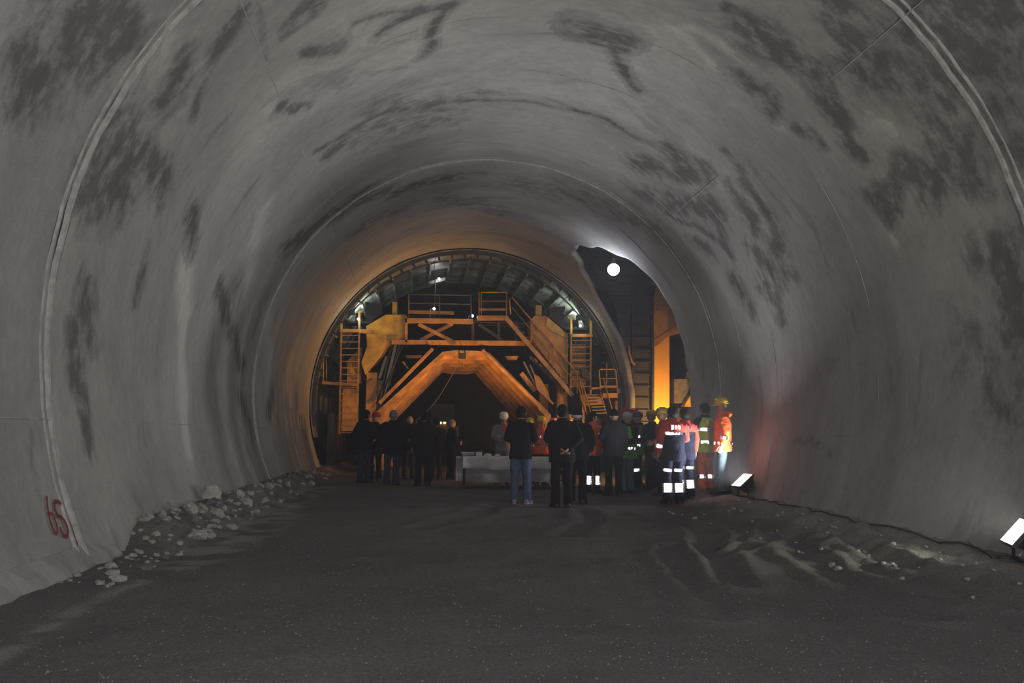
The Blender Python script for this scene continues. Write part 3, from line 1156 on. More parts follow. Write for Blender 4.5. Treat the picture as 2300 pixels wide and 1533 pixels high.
def floodlight(loc, aim, w, h, label, glass, energy, color, stand=True, spread=None):
    """rectangular site floodlight: finned housing, glass, visor frame, U stand; local +Y is the beam"""
    root = thing('floodlight', label, 'floodlight', loc)
    d = (Vector(aim) - Vector(loc)).normalized()
    zc = h * .5 + .14
    head = part_group('lamp_head', root)
    head.location = (0, 0, zc)
    rot_to(head, d)
    mb = MB()
    a, b = w / 2, h / 2
    mb.hexa([(-a, .02, -b), (a, .02, -b), (a, .02, b), (-a, .02, b), (-a * .6, -.14, -b * .6), (a * .6, -.14, -b * .6), (a * .6, -.14, b * .6), (-a * .6, -.14, b * .6)])
    o = mb_local(mb, 'housing', M['steel_dark'], head)
    mb = MB()
    for k in range(7):
        x = -a * .5 + a * k / 6
        mb.box((x - .006, -.20, -b * .55), (x + .006, -.12, b * .55))
    mb_local(mb, 'cooling_fins', M['steel_dark'], head)
    mb = MB()
    for p, q in (((-a - .015, 0, -b - .015), (a + .015, .04, -b)), ((-a - .015, 0, b), (a + .015, .04, b + .015)),
                 ((-a - .015, 0, -b), (-a, .04, b)), ((a, 0, -b), (a + .015, .04, b))):
        mb.box(p, q)
    mb_local(mb, 'bezel', M['black'], head)
    mb = MB()
    mb.box((-a, .021, -b), (a, .028, b))
    mb_local(mb, 'glass', glass, head)
    L_ = add_light('floodlight_beam', 'AREA', (0, 0, 0), energy, color, w, None, h, spread)
    L_.parent = head
    L_.location = (0, .034, 0)
    L_.rotation_euler = (PI / 2, 0, 0)            # -Z of the lamp along +Y of the head
    if stand:
        e = Vector((d.x, d.y, 0)).normalized()
        sd = Vector((-e.y, e.x, 0))
        mb = MB()
        for sg in (-1, 1):
            mb.bar(sd * sg * (a + .03) + Vector((0, 0, zc)), sd * sg * (a + .03) + Vector((0, 0, .02)), .03, .015, sd)
            mb.bar(sd * sg * (a + .03) - e * .18 + Vector((0, 0, .02)), sd * sg * (a + .03) + e * .18 + Vector((0, 0, .02)), .03, .03)
        mb.bar(-sd * (a + .03) + Vector((0, 0, .02)), sd * (a + .03) + Vector((0, 0, .02)), .03, .03)
        mb_local(mb, 'stand', M['black'], root)
    return root


def mb_local(mb, name, mt, parent, smooth=False):
    me = mb.mesh(name, (0, 0, 0), smooth)
    return link(name, me, mt, parent)


pA = (4.50, 7.97, ground_h(4.50, 7.97))
floodlight(pA, (4.5 - .82, 7.97 + .36, pA[2] + .74), .46, .30, 'bright floodlight on the ground cut by the right edge of the frame', M['lamp_warm'], 72, (1, .97, .76), spread=math.radians(130))
pB = (4.54, 15.35, ground_h(4.54, 15.35))
floodlight(pB, (4.54 - .80, 15.35 - .06, pB[2] + .62 + .3), .36, .34, 'bright white floodlight tilted upwards by the wall beside the orange-jacketed man', M['lamp_white'], 116, (.97, .955, 1), spread=math.radians(130))
def sodium(loc, lift, aim, label, energy, spread):
    z = ground_h(loc[0], loc[1])
    r_ = floodlight((loc[0], loc[1], z + lift), aim, .4, .3, label, M['lamp_sodium'], energy, (1, .47, .11), stand=False, spread=math.radians(spread))
    mb = MB()
    for k in range(3):
        a = 2 * PI * k / 3
        mb.bar((0, 0, .2), (.3 * math.cos(a), .3 * math.sin(a), -lift + .01), .03, .03)
    mb.bar((0, 0, -lift * .3), (0, 0, .3), .04, .04)
    mb_local(mb, 'tripod', M['black'], r_)


sodium((5.75, 20.85), 1.2, (-1.6, 27.0, 1.9), 'orange sodium floodlight on a tall tripod just inside the side passage', 108, 96)
sodium((6.85, 24.4), .6, (6.45, 27.0, 1.9), 'orange sodium floodlight deeper in the side passage, facing the orange pillar', 70, 80)
sodium((1.75, 25.9), .25, (-1.0, 28.6, 3.4), 'orange sodium floodlight low on the ground before the portal, behind the yellow hard hats', 105, 95)

# bulb lamp hung from the broken edge over the side passage
pL = at(1378, 605, 21.5)
bulb = thing('hanging_lamp', 'dazzling white lamp hung high at the mouth of the side passage', 'lamp', pL)
mb = MB()
mb.ell((0, 0, 0), (.165, .165, .165), 20, 12)
mb_local(mb, 'bulb', M['lamp_blue'], bulb, True)
mb = MB()
mb.loft([(0, 0, .15), (0, 0, .24), (0, 0, .31)], [.06, .06, .03], 14)
mb_local(mb, 'socket', M['black'], bulb)
mb = MB()
mb.tube([(0, 0, .30), (.02, .03, .5), (0, .1, .66)], .012, 6)
mb_local(mb, 'cord', M['cable_black'], bulb)
l_ = add_light('hanging_lamp_light', 'POINT', (0, 0, 0), 240, (.84, .88, 1), .20)
l_.parent = bulb

# small lamps on the gantry deck
for (px, py, Y, e, lab) in ((986, 626, 30.0, 14, 'small white lamp on a pole above the gantry deck'), (975, 693, 28.9, 8, 'small white lamp behind the left guard rail of the gantry deck'),
                            (1061, 709, 28.6, 4, 'small white lamp low beside the right guard rail of the gantry deck')):
    p = at(px, py, Y)
    r_ = thing('deck_lamp', lab, 'lamp', p)
    mb = MB()
    mb.ell((0, 0, 0), (.05, .05, .05), 12, 8)
    mb_local(mb, 'bulb', M['lamp_small'], r_, True)
    mb = MB()
    mb.loft([(0, .03, 0), (0, .12, .03)], [.05, .03], 10)
    mb_local(mb, 'socket', M['steel_grey'], r_)
    mb = MB()
    zt = 5.25 - p.z
    mb.tube([(0, .1, .03), (-.12, .12, .0), (-.14, .12, min(zt, -.05))], .014, 6)
    mb_local(mb, 'pole', M['steel_grey'], r_)
    q = add_light('deck_lamp_light', 'POINT', (0, -.01, 0), e, (.95, .94, 1), .068)
    q.parent = r_
# reflector board behind the upper lamp
mb = MB()
mb.prism([at(x, y, 30.15) for x, y in ((963, 632), (1000, 622), (1001, 629), (966, 638))], (0, .04, 0))
mb.build('reflector_board', M['shutter'], gantry)
# floods inside the shutter lighting its ribs
for sx in (-1, 1):
    p = Vector((sx * 3.75, 28.75, 5.05))
    floodlight(p, (sx * 2.4, 31.4, 7.6), .3, .2, 'white floodlight behind the %s yellow ladder cage of the gantry' % ('left' if sx < 0 else 'right'), M['lamp_white'], 55, (.92, 1, .86), stand=True)
    q = add_light('added_cage_light', 'POINT', (0, 0, 0), 18, (1, .98, .82), .06)  # fill light added to brighten the cage posts and lining end
    q.parent = gantry
    q.location = (sx * 3.72, -.58, 5.0)
    mb = MB()
    mb.ell((sx * 3.72, GY - .58, 5.0), (.045, .045, .045), 10, 8)
    mb.build('added_cage_bulb', M['lamp_small'], gantry, smooth=True)  # bulb body made up to go with the added fill light
    mb = MB()
    mb.bar((sx * 3.72, GY - .53, 5.0), (sx * 3.85, GY - .1, 5.05), .03, .03)
    mb.build('added_bulb_bracket', M['steel_dark'], gantry)
    mb = MB()
    mb.box((sx * 3.75 - .4, 28.3, 4.98), (sx * 3.75 + .4, 29.2, 5.04))
    mb.build('lamp_shelf', M['steel_dark'], gantry)

# ------------------------------------------------------------------ loader far down the tunnel
ld = thing('wheel_loader', 'dark wheel loader with two amber lamps far behind the group', 'loader', (-.35, 46, ground_h(-.35, 46)))
mb = MB(); mb.box((-.9, -.2, .8), (.9, 2.6, 1.7)); mb_local(mb, 'body', OR, ld)
mb = MB(); mb.box((-.65, .2, 1.7), (.65, 1.5, 2.9)); mb_local(mb, 'cab', M['steel_dark'], ld)
mb = MB(); mb.box((-.55, .17, 1.95), (.55, .2, 2.75)); mb_local(mb, 'windscreen', M['black'], ld)
mb = MB(); mb.prism([(-1.2, -2.0, .1), (-1.2, -2.2, .9), (-1.2, -1.4, 1.0), (-1.2, -1.3, .15)], (2.4, 0, 0)); mb_local(mb, 'bucket', M['steel_dark'], ld)
mb = MB(); mb.bar((-.5, -1.5, .8), (-.5, .2, 1.5), .15, .25); mb.bar((.5, -1.5, .8), (.5, .2, 1.5), .15, .25); mb_local(mb, 'lift_arms', OR, ld)
for sx in (-1, 1):
    for y in (-.1, 2.1):
        mb = MB(); mb.loft([(sx * .75, y, .55), (sx * .85, y, .55), (sx * 1.15, y, .55), (sx * 1.2, y, .55)], [.4, .56, .56, .4], 20); mb_local(mb, 'wheel', M['rubber'], ld)
for sx in (-.11, .11):
    mb = MB(); mb.ell((sx, -.26, 1.86), (.055, .03, .055), 12, 8); mb_local(mb, 'work_lamp', M['lamp_amber'], ld, True)
mb = MB(); mb.box((-.25, -.24, 1.68), (.25, -.18, 1.94)); mb_local(mb, 'lamp_bracket', OR, ld)

# ------------------------------------------------------------------ table
TB = Vector((.86, 20.35, ground_h(.86, 20.35)))
table = thing('trestle_table', 'long trestle table with thin black legs under white cloths', 'table', TB)
TW, TD, TH = 1.02, .38, .745
mb = MB(); mb.box((-TW - .42, -TD, TH - .035), (TW - .02, TD, TH)); mb_local(mb, 'tabletop', M['steel_grey'], table)
for x in (-TW - .34, TW - .14):
    for y in (-TD + .05, TD - .05):
        mb = MB(); mb.tube([(x, y, TH - .03), (x, y, 0)], .017, 8); mb_local(mb, 'leg', M['black'], table)
mb = MB(); mb.tube([(-TW - .42, -TD + .05, .03), (TW - .1, -TD + .05, .03)], .014, 8); mb_local(mb, 'foot_bar', M['black'], table)


def drape(x0, x1, yf, yb, ztop, drop_f, drop_b, name, label, amp):
    """cloth lying over the top and hanging at front and back"""
    nx = 70
    prof = [(yf - .03, ztop - drop_f), (yf - .03, ztop - drop_f * .66), (yf - .028, ztop - drop_f * .33), (yf - .022, ztop - .012), (yf, ztop + .003), ((yf + yb) / 2, ztop + .004), (yb, ztop + .003)]
    if drop_b:
        prof += [(yb + .022, ztop - .012), (yb + .03, ztop - drop_b * .33), (yb + .03, ztop - drop_b * .66), (yb + .03, ztop - drop_b)]
    mb = MB()
    n = len(prof)
    for i in range(nx + 1):
        x = x0 + (x1 - x0) * i / nx
        for k, (y, z) in enumerate(prof):
            hang = max(0.0, ztop - z)
            w = amp * hang * (math.sin(x * 9 + 1) + .6 * math.sin(x * 17 + 2.2 + k * .2)) * (-1 if k < 5 else 1)
            mb.V.append((x, y + w, z + .012 * hang * math.sin(x * 5 + 1) + (.014 * math.sin(x * 3) if k in (0, n - 1) else 0)))
    for i in range(nx):
        for k in range(n - 1):
            a = i * n + k
            mb.F.append([a, a + 1, a + n + 1, a + n])
    o = thing(name, label, 'tablecloth', TB)
    c = mb_local(mb, 'cloth', M['cloth_white'], o, True)
    s_ = c.modifiers.new('thickness', 'SOLIDIFY')
    s_.thickness = .004
    return o


drape(-TW - .40, TW + .06, -TD - .01, TD + .005, TH + .006, .29, .12, 'tablecloth', 'short white cloth over the table top, hanging over its front edge', .05)
drape(-TW - .52, TW - .1, TD + .10, TD + .18, TH - .02, 0.05, .62, 'tablecloth', 'long white cloth hanging down the back of the table to the ground', .045)
# things on the table
tp = TB.z + TH + .012
bx = thing('paper_tray', 'flat pale tray with papers at the left end of the table', 'tray', (TB.x - 1.28, TB.y, tp))
mb = MB(); mb.box((-.16, -.14, 0), (.16, .14, .008)); mb.box((-.16, -.14, 0), (.16, -.13, .075)); mb.box((-.16, .13, 0), (.16, .14, .075)); mb.box((-.16, -.14, 0), (-.15, .14, .075)); mb.box((.15, -.14, 0), (.16, .14, .075)); mb_local(mb, 'tray', M['steel_grey'], bx)
mb = MB(); mb.box((-.175, -.155, .075), (.15, .15, .095)); mb_local(mb, 'papers', M['paper'], bx)
bx2 = thing('white_box', 'small pale cardboard box beside the paper tray on the table', 'box', (TB.x - 1.02, TB.y, tp))
mb = MB(); mb.box((-.07, -.1, 0), (.08, .1, .095)); o = mb_local(mb, 'box', M['cloth_white'], bx2)
mb = MB(); mb.box((-.075, -.105, .09), (.085, .105, .105)); mb_local(mb, 'lid', M['paper'], bx2)
for i, (dx, sc_, lab) in enumerate(((-.80, 1.0, 'taller crumpled white napkin on the table near the box'), (-.56, .75, 'low crumpled white napkin in the middle of the table'))):
    nb = MB(); nb.ell((0, 0, .03 * sc_), (.10 * sc_, .09, .045 * sc_), 18, 10)
    nb.V = [(x + .02 * noise.noise(Vector((x * 20, y * 20, z * 20))), y, max(0, z + .025 * noise.noise(Vector((x * 25 + 4, y * 25, z * 15))))) for x, y, z in nb.V]
    me = nb.mesh('napkin', (0, 0, 0), False)
    o = tag(link('napkin', me, M['paper']), lab, 'napkin')
    o.location = (TB.x + dx, TB.y - .05, tp - .004)

# ------------------------------------------------------------------ people
SKIN = [mat('skin_%d' % i, c, .55, 0, .12, 14) for i, c in enumerate(((.42, .25, .18), (.36, .20, .14), (.47, .29, .21)))]
CLOTH = {}


def cloth(key):
    tab = dict(black=(.005, .005, .006), charcoal=(.012, .012, .014), navy=(.007, .009, .022), jeans=(.065, .095, .165), jeans_pale=(.16, .21, .30),
               jeans_dark=(.028, .036, .06), grey=(.20, .20, .22), brown=(.014, .012, .011), red=(.52, .055, .04), orange=(.85, .155, .035), orange_dk=(.60, .11, .03),
               green=(.14, .42, .06), lime=(.50, .72, .06), greyblue=(.026, .026, .035), teal=(.085, .13, .145), white=(.5, .5, .52))
    if key not in CLOTH:
        CLOTH[key] = mat('cloth_' + key, tab[key], .9, 0, .22, 9, .5, 22)
        CLOTH[key].node_tree.nodes['Principled BSDF'].inputs['Specular IOR Level'].default_value = .15
    return CLOTH[key]


HAIR = {k: mat('hair_' + k, c, .75, 0, .3, 40, .6, 90) for k, c in dict(black=(.005, .0045, .0045), brown=(.03, .02, .015), grey=(.22, .21, .20)).items()}
HELM = {k: mat('helmet_' + k, c, .22, 0, .08, 5) for k, c in dict(yellow=(.72, .50, .03), white=(.74, .74, .74), red=(.34, .02, .02), blue=(.025, .035, .13), silver=(.42, .43, .45), pink=(.50, .20, .23), amber=(.42, .27, .04)).items()}
for _h in HAIR.values():
    _h.node_tree.nodes['Principled BSDF'].inputs['Specular IOR Level'].default_value = .12
M['shoe'] = mat('shoe_leather', (.014, .013, .013), .5, 0, .2, 20)
M['shoe_pale'] = mat('shoe_pale', (.20, .20, .21), .6, 0, .3, 12)
M['sole'] = mat('shoe_sole', (.30, .30, .29), .8, 0, .2, 12)
M['eye'] = mat('eye_dark', (.02, .015, .012), .15, 0, .1, 10)
FOLD = bpy.data.textures.new('cloth_folds', 'CLOUDS')
FOLD.noise_scale = .16
FOLD.noise_depth = 3

ARM = dict(
    down=((.245, -.02, 1.15), (.265, .05, .90)),
    behind=((.29, -.11, 1.17), (.055, -.185, .985)),
    front=((.275, .02, 1.16), (.075, .245, 1.07)),
    chest=((.27, .04, 1.16), (.09, .24, 1.27)),
    pocket=((.30, -.06, 1.15), (.235, .075, .95)),
    crossed=((.265, .05, 1.15), (-.06, .205, 1.17)),
    hip=((.34, -.05, 1.17), (.215, .05, 1.02)),
    reach=((.27, .10, 1.18), (.20, .36, 1.12)),
)
JACKET = [(.80, .212, .152), (.90, .205, .148), (1.02, .192, .140), (1.15, .200, .142), (1.28, .214, .140), (1.37, .210, .126), (1.43, .165, .105), (1.475, .092, .088), (1.52, .078, .080)]


def jac_r(z):
    for (z0, a0, b0), (z1, a1, b1) in zip(JACKET, JACKET[1:]):
        if z <= z1:
            t = max(0, (z - z0) / (z1 - z0))
            return a0 + (a1 - a0) * t, b0 + (b1 - b0) * t
    return JACKET[-1][1:]


def prism_tile(mb, org, u, v, nrm, wid, hei, s=.0105):
    """flat patch of cube-corner prisms, the way reflective tape is made"""
    p = s * math.sqrt(2 / 3)
    ids = {}
    i_max, j_max = int(wid / p) + 1, int(hei / p / .866) + 1

    def vid(i, j):
        if (i, j) not in ids:
            a, b = p * (i + j * .5), p * j * .8660254
            ids[(i, j)] = len(mb.V)
            mb.V.append(tuple(org + u * a + v * b + nrm * (((i - j) % 3) * s / math.sqrt(3))))
        return ids[(i, j)]
    NB = [(1, 0), (0, 1), (-1, 1), (-1, 0), (0, -1), (1, -1)]
    for j in range(j_max):
        for i in range(-j, i_max):
            if (i - j) % 3 or not (-p * .3 <= p * (i + j * .5) <= wid):
                continue
            for k in range(6):
                a = NB[k]
                if (a[0] - a[1]) % 3 == 1:
                    b, c = NB[(k + 1) % 6], NB[(k + 2) % 6]
                    mb.F.append([vid(i, j), vid(i + a[0], j + a[1]), vid(i + b[0], j + b[1]), vid(i + c[0], j + c[1])])


def raw_obj(mb, name, mt, parent):
    me = bpy.data.meshes.new(name)
    me.from_pydata(mb.V, [], mb.F)
    return link(name, me, mt, parent)


def band_ring(parent, c, ex, ey, axis, rx, ry, hei, a0=0, a1=360, n=8, name='reflective_band'):
    """band of flat prism tiles round an ellipse (angles in degrees, 90 = front)"""
    mb = MB()
    c, ex, ey, axis = Vector(c), Vector(ex), Vector(ey), Vector(axis)
    pts = []
    for k in range(n + 1):
        a = math.radians(a0 + (a1 - a0) * k / n)
        pts.append(c + ex * (rx * math.cos(a)) + ey * (ry * math.sin(a)))
    for p, q in zip(pts, pts[1:]):
        u = (q - p)
        w = u.length
        u = u / w
        nrm = u.cross(axis).normalized()
        if nrm.dot((p + q) / 2 - c) < 0:
            prism_tile(mb, q - axis * hei / 2, -u, axis, -nrm, w, hei)
        else:
            prism_tile(mb, p - axis * hei / 2, u, axis, nrm, w, hei)
    return raw_obj(mb, name, M['retro'], parent)


def head_dir(d):
    """radius of the head along unit vector d (local, +Y is the face)"""
    x, y, z = d
    r = 1 / math.sqrt((x / .080) ** 2 + (y / .096) ** 2 + (z / .118) ** 2)
    if z < 0:
        r *= 1 - .13 * smooth01(-z * 1.2) * (1 - abs(y) * .3) - (.10 * smooth01(-z) if y < 0 else 0)
    if y > .3:
        f = smooth01((y - .3) / .5)
        r += f * .022 * math.exp(-(x / .13) ** 2 - ((z + .16) / .17) ** 2)          # nose
        r += f * .006 * math.exp(-(x / .45) ** 2 - ((z - .13) / .08) ** 2)          # brow
        r -= f * .011 * math.exp(-((abs(x) - .36) / .14) ** 2 - ((z - .01) / .10) ** 2)  # eye sockets
        r += f * .005 * math.exp(-(x / .25) ** 2 - ((z + .50) / .06) ** 2)          # lips
        r += f * .007 * math.exp(-(x / .25) ** 2 - ((z + .78) / .14) ** 2)          # chin
        r += f * .004 * math.exp(-((abs(x) - .5) / .2) ** 2 - ((z + .2) / .2) ** 2)  # cheeks
    return r


def head_grid(fn, n=30, m=22, zmin=-1.0):
    V, Fc = [], []
    for i in range(m + 1):
        t = PI * i / m
        for j in range(n):
            a = 2 * PI * j / n
            d = (math.sin(t) * math.cos(a), math.sin(t) * math.sin(a), math.cos(t))
            r = fn(d)
            V.append((d[0] * r, d[1] * r, d[2] * r))
    for i in range(m):
        for j in range(n):
            Fc.append((i * n + j, (i + 1) * n + j, (i + 1) * n + (j + 1) % n, i * n + (j + 1) % n))
    return V, Fc


def person(label, x, y, ztop, heading, jacket, trousers, hair='black', hat=None, vest=None, arms=('down', 'down'), bands=(), lean=0.0, bulk=1.0,
           hem=.80, stance=((-.11, 0), (.11, 0)), turn=0, nod=0, shoes='shoe', flare=.085, skin=0, shirt=None, hood=False, group=None, upper=None):
    gz = ground_h(x, y)
    tall = ztop - gz - (.035 if hat in HELM else 0)
    S = tall / 1.755
    root = thing('person', label, 'person', (x, y, gz), math.radians(heading), group)
    root.scale = (S, S, S)

    def ln(p):
        p = Vector(p)
        if p.z > .92:
            p.y += lean * (p.z - .92)
        return p

    hc = ln((0, .014, 1.612))
    hrot = Matrix.Rotation(math.radians(turn), 3, 'Z') @ Matrix.Rotation(math.radians(-nod), 3, 'X')

    def hp(v):
        return hc + hrot @ (Vector(v) * 1.10)

    # ---- body: head, neck, trunk, limbs and hands as one figure
    b = MB()
    V, Fc = head_grid(head_dir)
    b.add([hp(v) for v in V], Fc)
    for sx in (-1, 1):
        b.loft([hp((sx * .070, -.012, -.03)), hp((sx * .083, -.016, .0)), hp((sx * .078, -.012, .03))], [(.012, .016), (.011, .026), (.010, .014)], 8)
    b.loft([ln((0, -.012, 1.38)), ln((0, -.008, 1.46)), ln((0, .0, 1.54)), hp((0, -.005, -.06))], [(.10, .075), (.06, .06), (.054, .056), (.052, .056)], 14, frame=((1, 0, 0), (0, 1, 0)))
    zs = [.88, .98, 1.08, 1.2, 1.3, 1.38, 1.43]
    b.loft([ln((0, 0, z)) for z in zs], [(.155, .105), (.145, .10), (.15, .105), (.165, .11), (.175, .105), (.165, .09), (.10, .07)], 16, frame=((1, 0, 0), (0, 1, 0)))
    limb = {}
    for side, sx in ((0, -1), (1, 1)):
        e0, w0 = ARM[arms[side]]
        sh = ln((sx * .182, 0, 1.405))
        el = ln((sx * e0[0], e0[1], e0[2]))
        wr = ln((sx * w0[0], w0[1], w0[2]))
        limb['arm', side] = (sh, el, wr)
        b.loft([sh, sh.lerp(el, .5), el, el.lerp(wr, .4), wr], [.052, .046, .038, .036, .027], 10)
        # hand: palm, four unequal fingers, thumb from the side of the palm
        d = (wr - el).normalized()
        inw = Vector((-sx, 0, 0))
        nrm = (inw - d * inw.dot(d))
        nrm = nrm.normalized() if nrm.length > .2 else Vector((0, 1, 0))
        wd = d.cross(nrm).normalized()
        if wd.y < 0:
            wd = -wd
        b.loft([wr - d * .02, wr + d * .02, wr + d * .06, wr + d * .095], [(.026, .020), (.036, .018), (.041, .016), (.038, .013)], 10, frame=(wd, nrm))
        for k in range(4):
            o = wr + d * .088 + wd * (.029 - .0195 * k)
            lf = (.066, .074, .070, .055)[k]
            q1 = o + d * lf * .5 + nrm * .008
            q2 = q1 + (d * .75 + nrm * .65).normalized() * lf * .32
            q3 = q2 + (d * .35 + nrm * .95).normalized() * lf * .3
            b.loft([o - d * .012, q1, q2, q3], [.0092, .0088, .008, .0062], 7)
        o = wr + d * .032 + wd * .030
        b.loft([o - wd * .008, o + (wd * .8 + d * .6) * .03, o + (wd * .75 + d * 1.0) * .05 + nrm * .008, o + (wd * .6 + d * 1.3) * .062 + nrm * .018], [.013, .011, .0095, .007], 7)
        ax, ay = stance[side]
        hip, kn, an = Vector((sx * .092, 0, .90)), Vector((sx * .05 + ax * .5, ay * .5 + .025, .49)), Vector((ax, ay - .01, .085))
        limb['leg', side] = (hip, kn, an)
        b.loft([hip, hip.lerp(kn, .5), kn, kn.lerp(an, .35), an], [.082, .07, .052, .052, .036], 10)
    raw = b.mesh('body', (0, 0, 0), True)
    link('body', raw, SKIN[skin], root)
    for sx in (-1, 1):
        mb = MB()
        mb.ell(hp((sx * .031, .079, .004)), (.012, .009, .009), 8, 6)
        mb_local(mb, 'eye', M['eye'], root, True)

    # ---- shoes
    for side in (0, 1):
        hip, kn, an = limb['leg', side]
        sx = -1 if side == 0 else 1
        fd = Vector((sx * .22, 1, 0)).normalized()
        mb = MB()
        st = ((-.085, .045, .040), (-.06, .085, .044), (0, .10, .046), (.07, .075, .049), (.13, .055, .050), (.18, .045, .042), (.205, .03, .02))
        mb.loft([Vector((an.x, an.y, h * .5 + .012)) + fd * t for t, h, w in st], [(w, h * .5 + .01) for t, h, w in st], 12, frame=(Vector((fd.y, -fd.x, 0)), (0, 0, 1)))
        o = mb_local(mb, 'shoe', M[shoes], root, True)
        mb = MB()
        mb.prism([Vector((an.x, an.y, 0)) + fd * t + Vector((fd.y, -fd.x, 0)) * w for t, w in ((-.088, .03), (-.02, .044), (.08, .050), (.16, .048), (.208, .022), (.208, -.022), (.16, -.048), (.08, -.050), (-.02, -.044), (-.088, -.03))], (0, 0, .022))
        mb_local(mb, 'sole', M['sole'] if shoes == 'shoe_pale' else M['shoe'], o)

    # ---- trousers
    mb = MB()
    mb.loft([(0, 0, .80), (0, 0, .86), (0, 0, .93), (0, 0, 1.0)], [(.165, .118), (.175, .125), (.172, .122), (.165, .115)], 18, frame=((1, 0, 0), (0, 1, 0)))
    for side in (0, 1):
        hip, kn, an = limb['leg', side]
        an2 = Vector((an.x, an.y, .045))
        mb.loft([hip + Vector((0, 0, -.02)), hip.lerp(kn, .5), kn, kn.lerp(an2, .5), an2], [.098, .092, .076, .074, flare], 14)
    t = mb_local(mb, 'trousers', cloth(trousers), root)
    soft(t, .02, .016)

    # ---- jacket
    def jz(z):
        a, c = jac_r(max(z, .80))
        return a * bulk, c * bulk
    mb = MB()
    zz = [hem] + [z for z in (.80, .90, 1.02, 1.15, 1.28, 1.37, 1.43, 1.475, 1.52) if z > hem + .03]
    mb.loft([ln((0, -.004, z)) for z in zz], [jz(z) for z in zz], 22, frame=((1, 0, 0), (0, 1, 0)))
    slv = MB() if upper else mb
    for side in (0, 1):
        sh, el, wr = limb['arm', side]
        sx = -1 if side == 0 else 1
        slv.loft([sh + Vector((-sx * .06, 0, .005)), sh + Vector((sx * .012, 0, -.02)), sh.lerp(el, .55), el, el.lerp(wr, .5), wr + (wr - el).normalized() * -.01],
                 [.072 * bulk, .080 * bulk, .071 * bulk, .064 * bulk, .056 * bulk, .047 * bulk], 14)
    if hood:
        mb.loft([ln((-.11, -.06, 1.44)), ln((-.07, -.12, 1.47)), ln((0, -.14, 1.48)), ln((.07, -.12, 1.47)), ln((.11, -.06, 1.44))], [.035, .05, .055, .05, .035], 10)
    if upper:
        # yoke and sleeves of a second colour
        zz2 = [1.27, 1.30, 1.37, 1.43, 1.475, 1.52]
        slv.loft([ln((0, -.004, z)) for z in zz2], [(jz(z)[0] + .008, jz(z)[1] + .008) for z in zz2], 22, frame=((1, 0, 0), (0, 1, 0)))
    j = mb_local(mb, 'jacket', cloth(jacket), root)
    soft(j, .02, .018)
    if upper:
        yk = mb_local(slv, 'yoke_and_sleeves', cloth(upper), root)
        soft(yk, .02, .012)
    if shirt:
        mb = MB()
        mb.prism([ln((-.035, jac_r(1.3)[1] * bulk + .004, 1.30)), ln((.035, jac_r(1.3)[1] * bulk + .004, 1.30)), ln((.05, .085, 1.47)), ln((-.05, .085, 1.47))], (0, .012, 0))
        mb_local(mb, 'shirt_front', cloth(shirt), root)
    vb = 0.0
    if vest:
        vb = .028
        mb = MB()
        zz = [.76, .80, .90, 1.02, 1.15, 1.28, 1.37, 1.43, 1.455]
        n = 26
        for z in zz:
            a, c = jz(z)
            fl = .02 * max(0, (.95 - z)) / .15
            k = -.02 if z > 1.35 else 0
            for i in range(n):
                an = 2 * PI * i / n
                w = .006 * math.sin(i * 2.1 + z * 20)
                mb.V.append(tuple(ln((0, -.004, z)) + Vector(((a + vb + fl + w + k) * math.cos(an), (c + vb + fl + w) * math.sin(an), 0))))
        for q in range(len(zz) - 1):
            for i in range(n):
                a_, b_ = q * n + i, q * n + (i + 1) % n
                mb.F.append([a_, b_, b_ + n, a_ + n])
        v_ = mb_local(mb, 'safety_vest', cloth(vest), root, True)
        sm = v_.modifiers.new('thickness', 'SOLIDIFY')
        sm.thickness = .006

    # ---- reflective tape
    for bd in bands:
        k = bd[0]
        if k == 'torso':
            z, hei = bd[1], bd[2] if len(bd) > 2 else .05
            a0, a1 = (bd[3], bd[4]) if len(bd) > 4 else (0, 360)
            a, c = jz(z)
            fl = .02 * max(0, (.95 - z)) / .15 if vest else 0
            band_ring(root, ln((0, -.004, z)), (1, 0, 0), (0, 1, 0), (0, 0, 1), a + vb + fl + (.008 if vest else -.004), c + vb + fl + (.008 if vest else -.004), hei, a0, a1, 10)
        elif k in ('arm', 'leg'):
            side, t_, hei, rr = bd[1], bd[2], bd[3], bd[4]
            p0, p1, p2 = limb[k, side]
            if t_ < 1:
                c, d = p0.lerp(p1, t_), (p1 - p0).normalized()
            else:
                c, d = p1.lerp(p2, t_ - 1), (p2 - p1).normalized()
            ex = d.cross(Vector((0, 1, 0))).normalized()
            ey = ex.cross(d).normalized()
            band_ring(root, c, ex, ey, d, rr, rr, hei, 22.5, 382.5, 8)
        elif k == 'patch':
            # back (or chest) patch made of three blocks side by side
            z, wid, hei, front = bd[1], bd[2], bd[3], bd[4]
            a, c = jz(z)
            mb = MB()
            yy = (c + vb + .018) * (1 if front else -1)
            for q in range(3):
                x0 = -wid / 2 + q * wid / 3 + .004
                if front:
                    prism_tile(mb, ln((x0 + wid / 3 - .008, yy, z - hei / 2)), Vector((-1, 0, 0)), Vector((0, 0, 1)), Vector((0, 1, 0)), wid / 3 - .02, hei)
                else:
                    prism_tile(mb, ln((x0, yy, z - hei / 2)), Vector((1, 0, 0)), Vector((0, 0, 1)), Vector((0, -1, 0)), wid / 3 - .02, hei)
            raw_obj(mb, 'reflective_patch', M['retro'], root)
        elif k == 'straps':
            for sx in (-1, 1):
                for fr in (-1, 1):
                    mb = MB()
                    for z in (1.0, 1.1, 1.2, 1.3):
                        a, c = jz(z + .05)
                        yy = fr * ((c + vb + .014) * .92)
                        prism_tile(mb, ln((sx * .10 - .022 * fr * -1, yy, z)), Vector((-fr, 0, 0)), Vector((0, 0, 1)), Vector((0, fr, 0)), .045, .098)
                    raw_obj(mb, 'reflective_band', M['retro'], root)

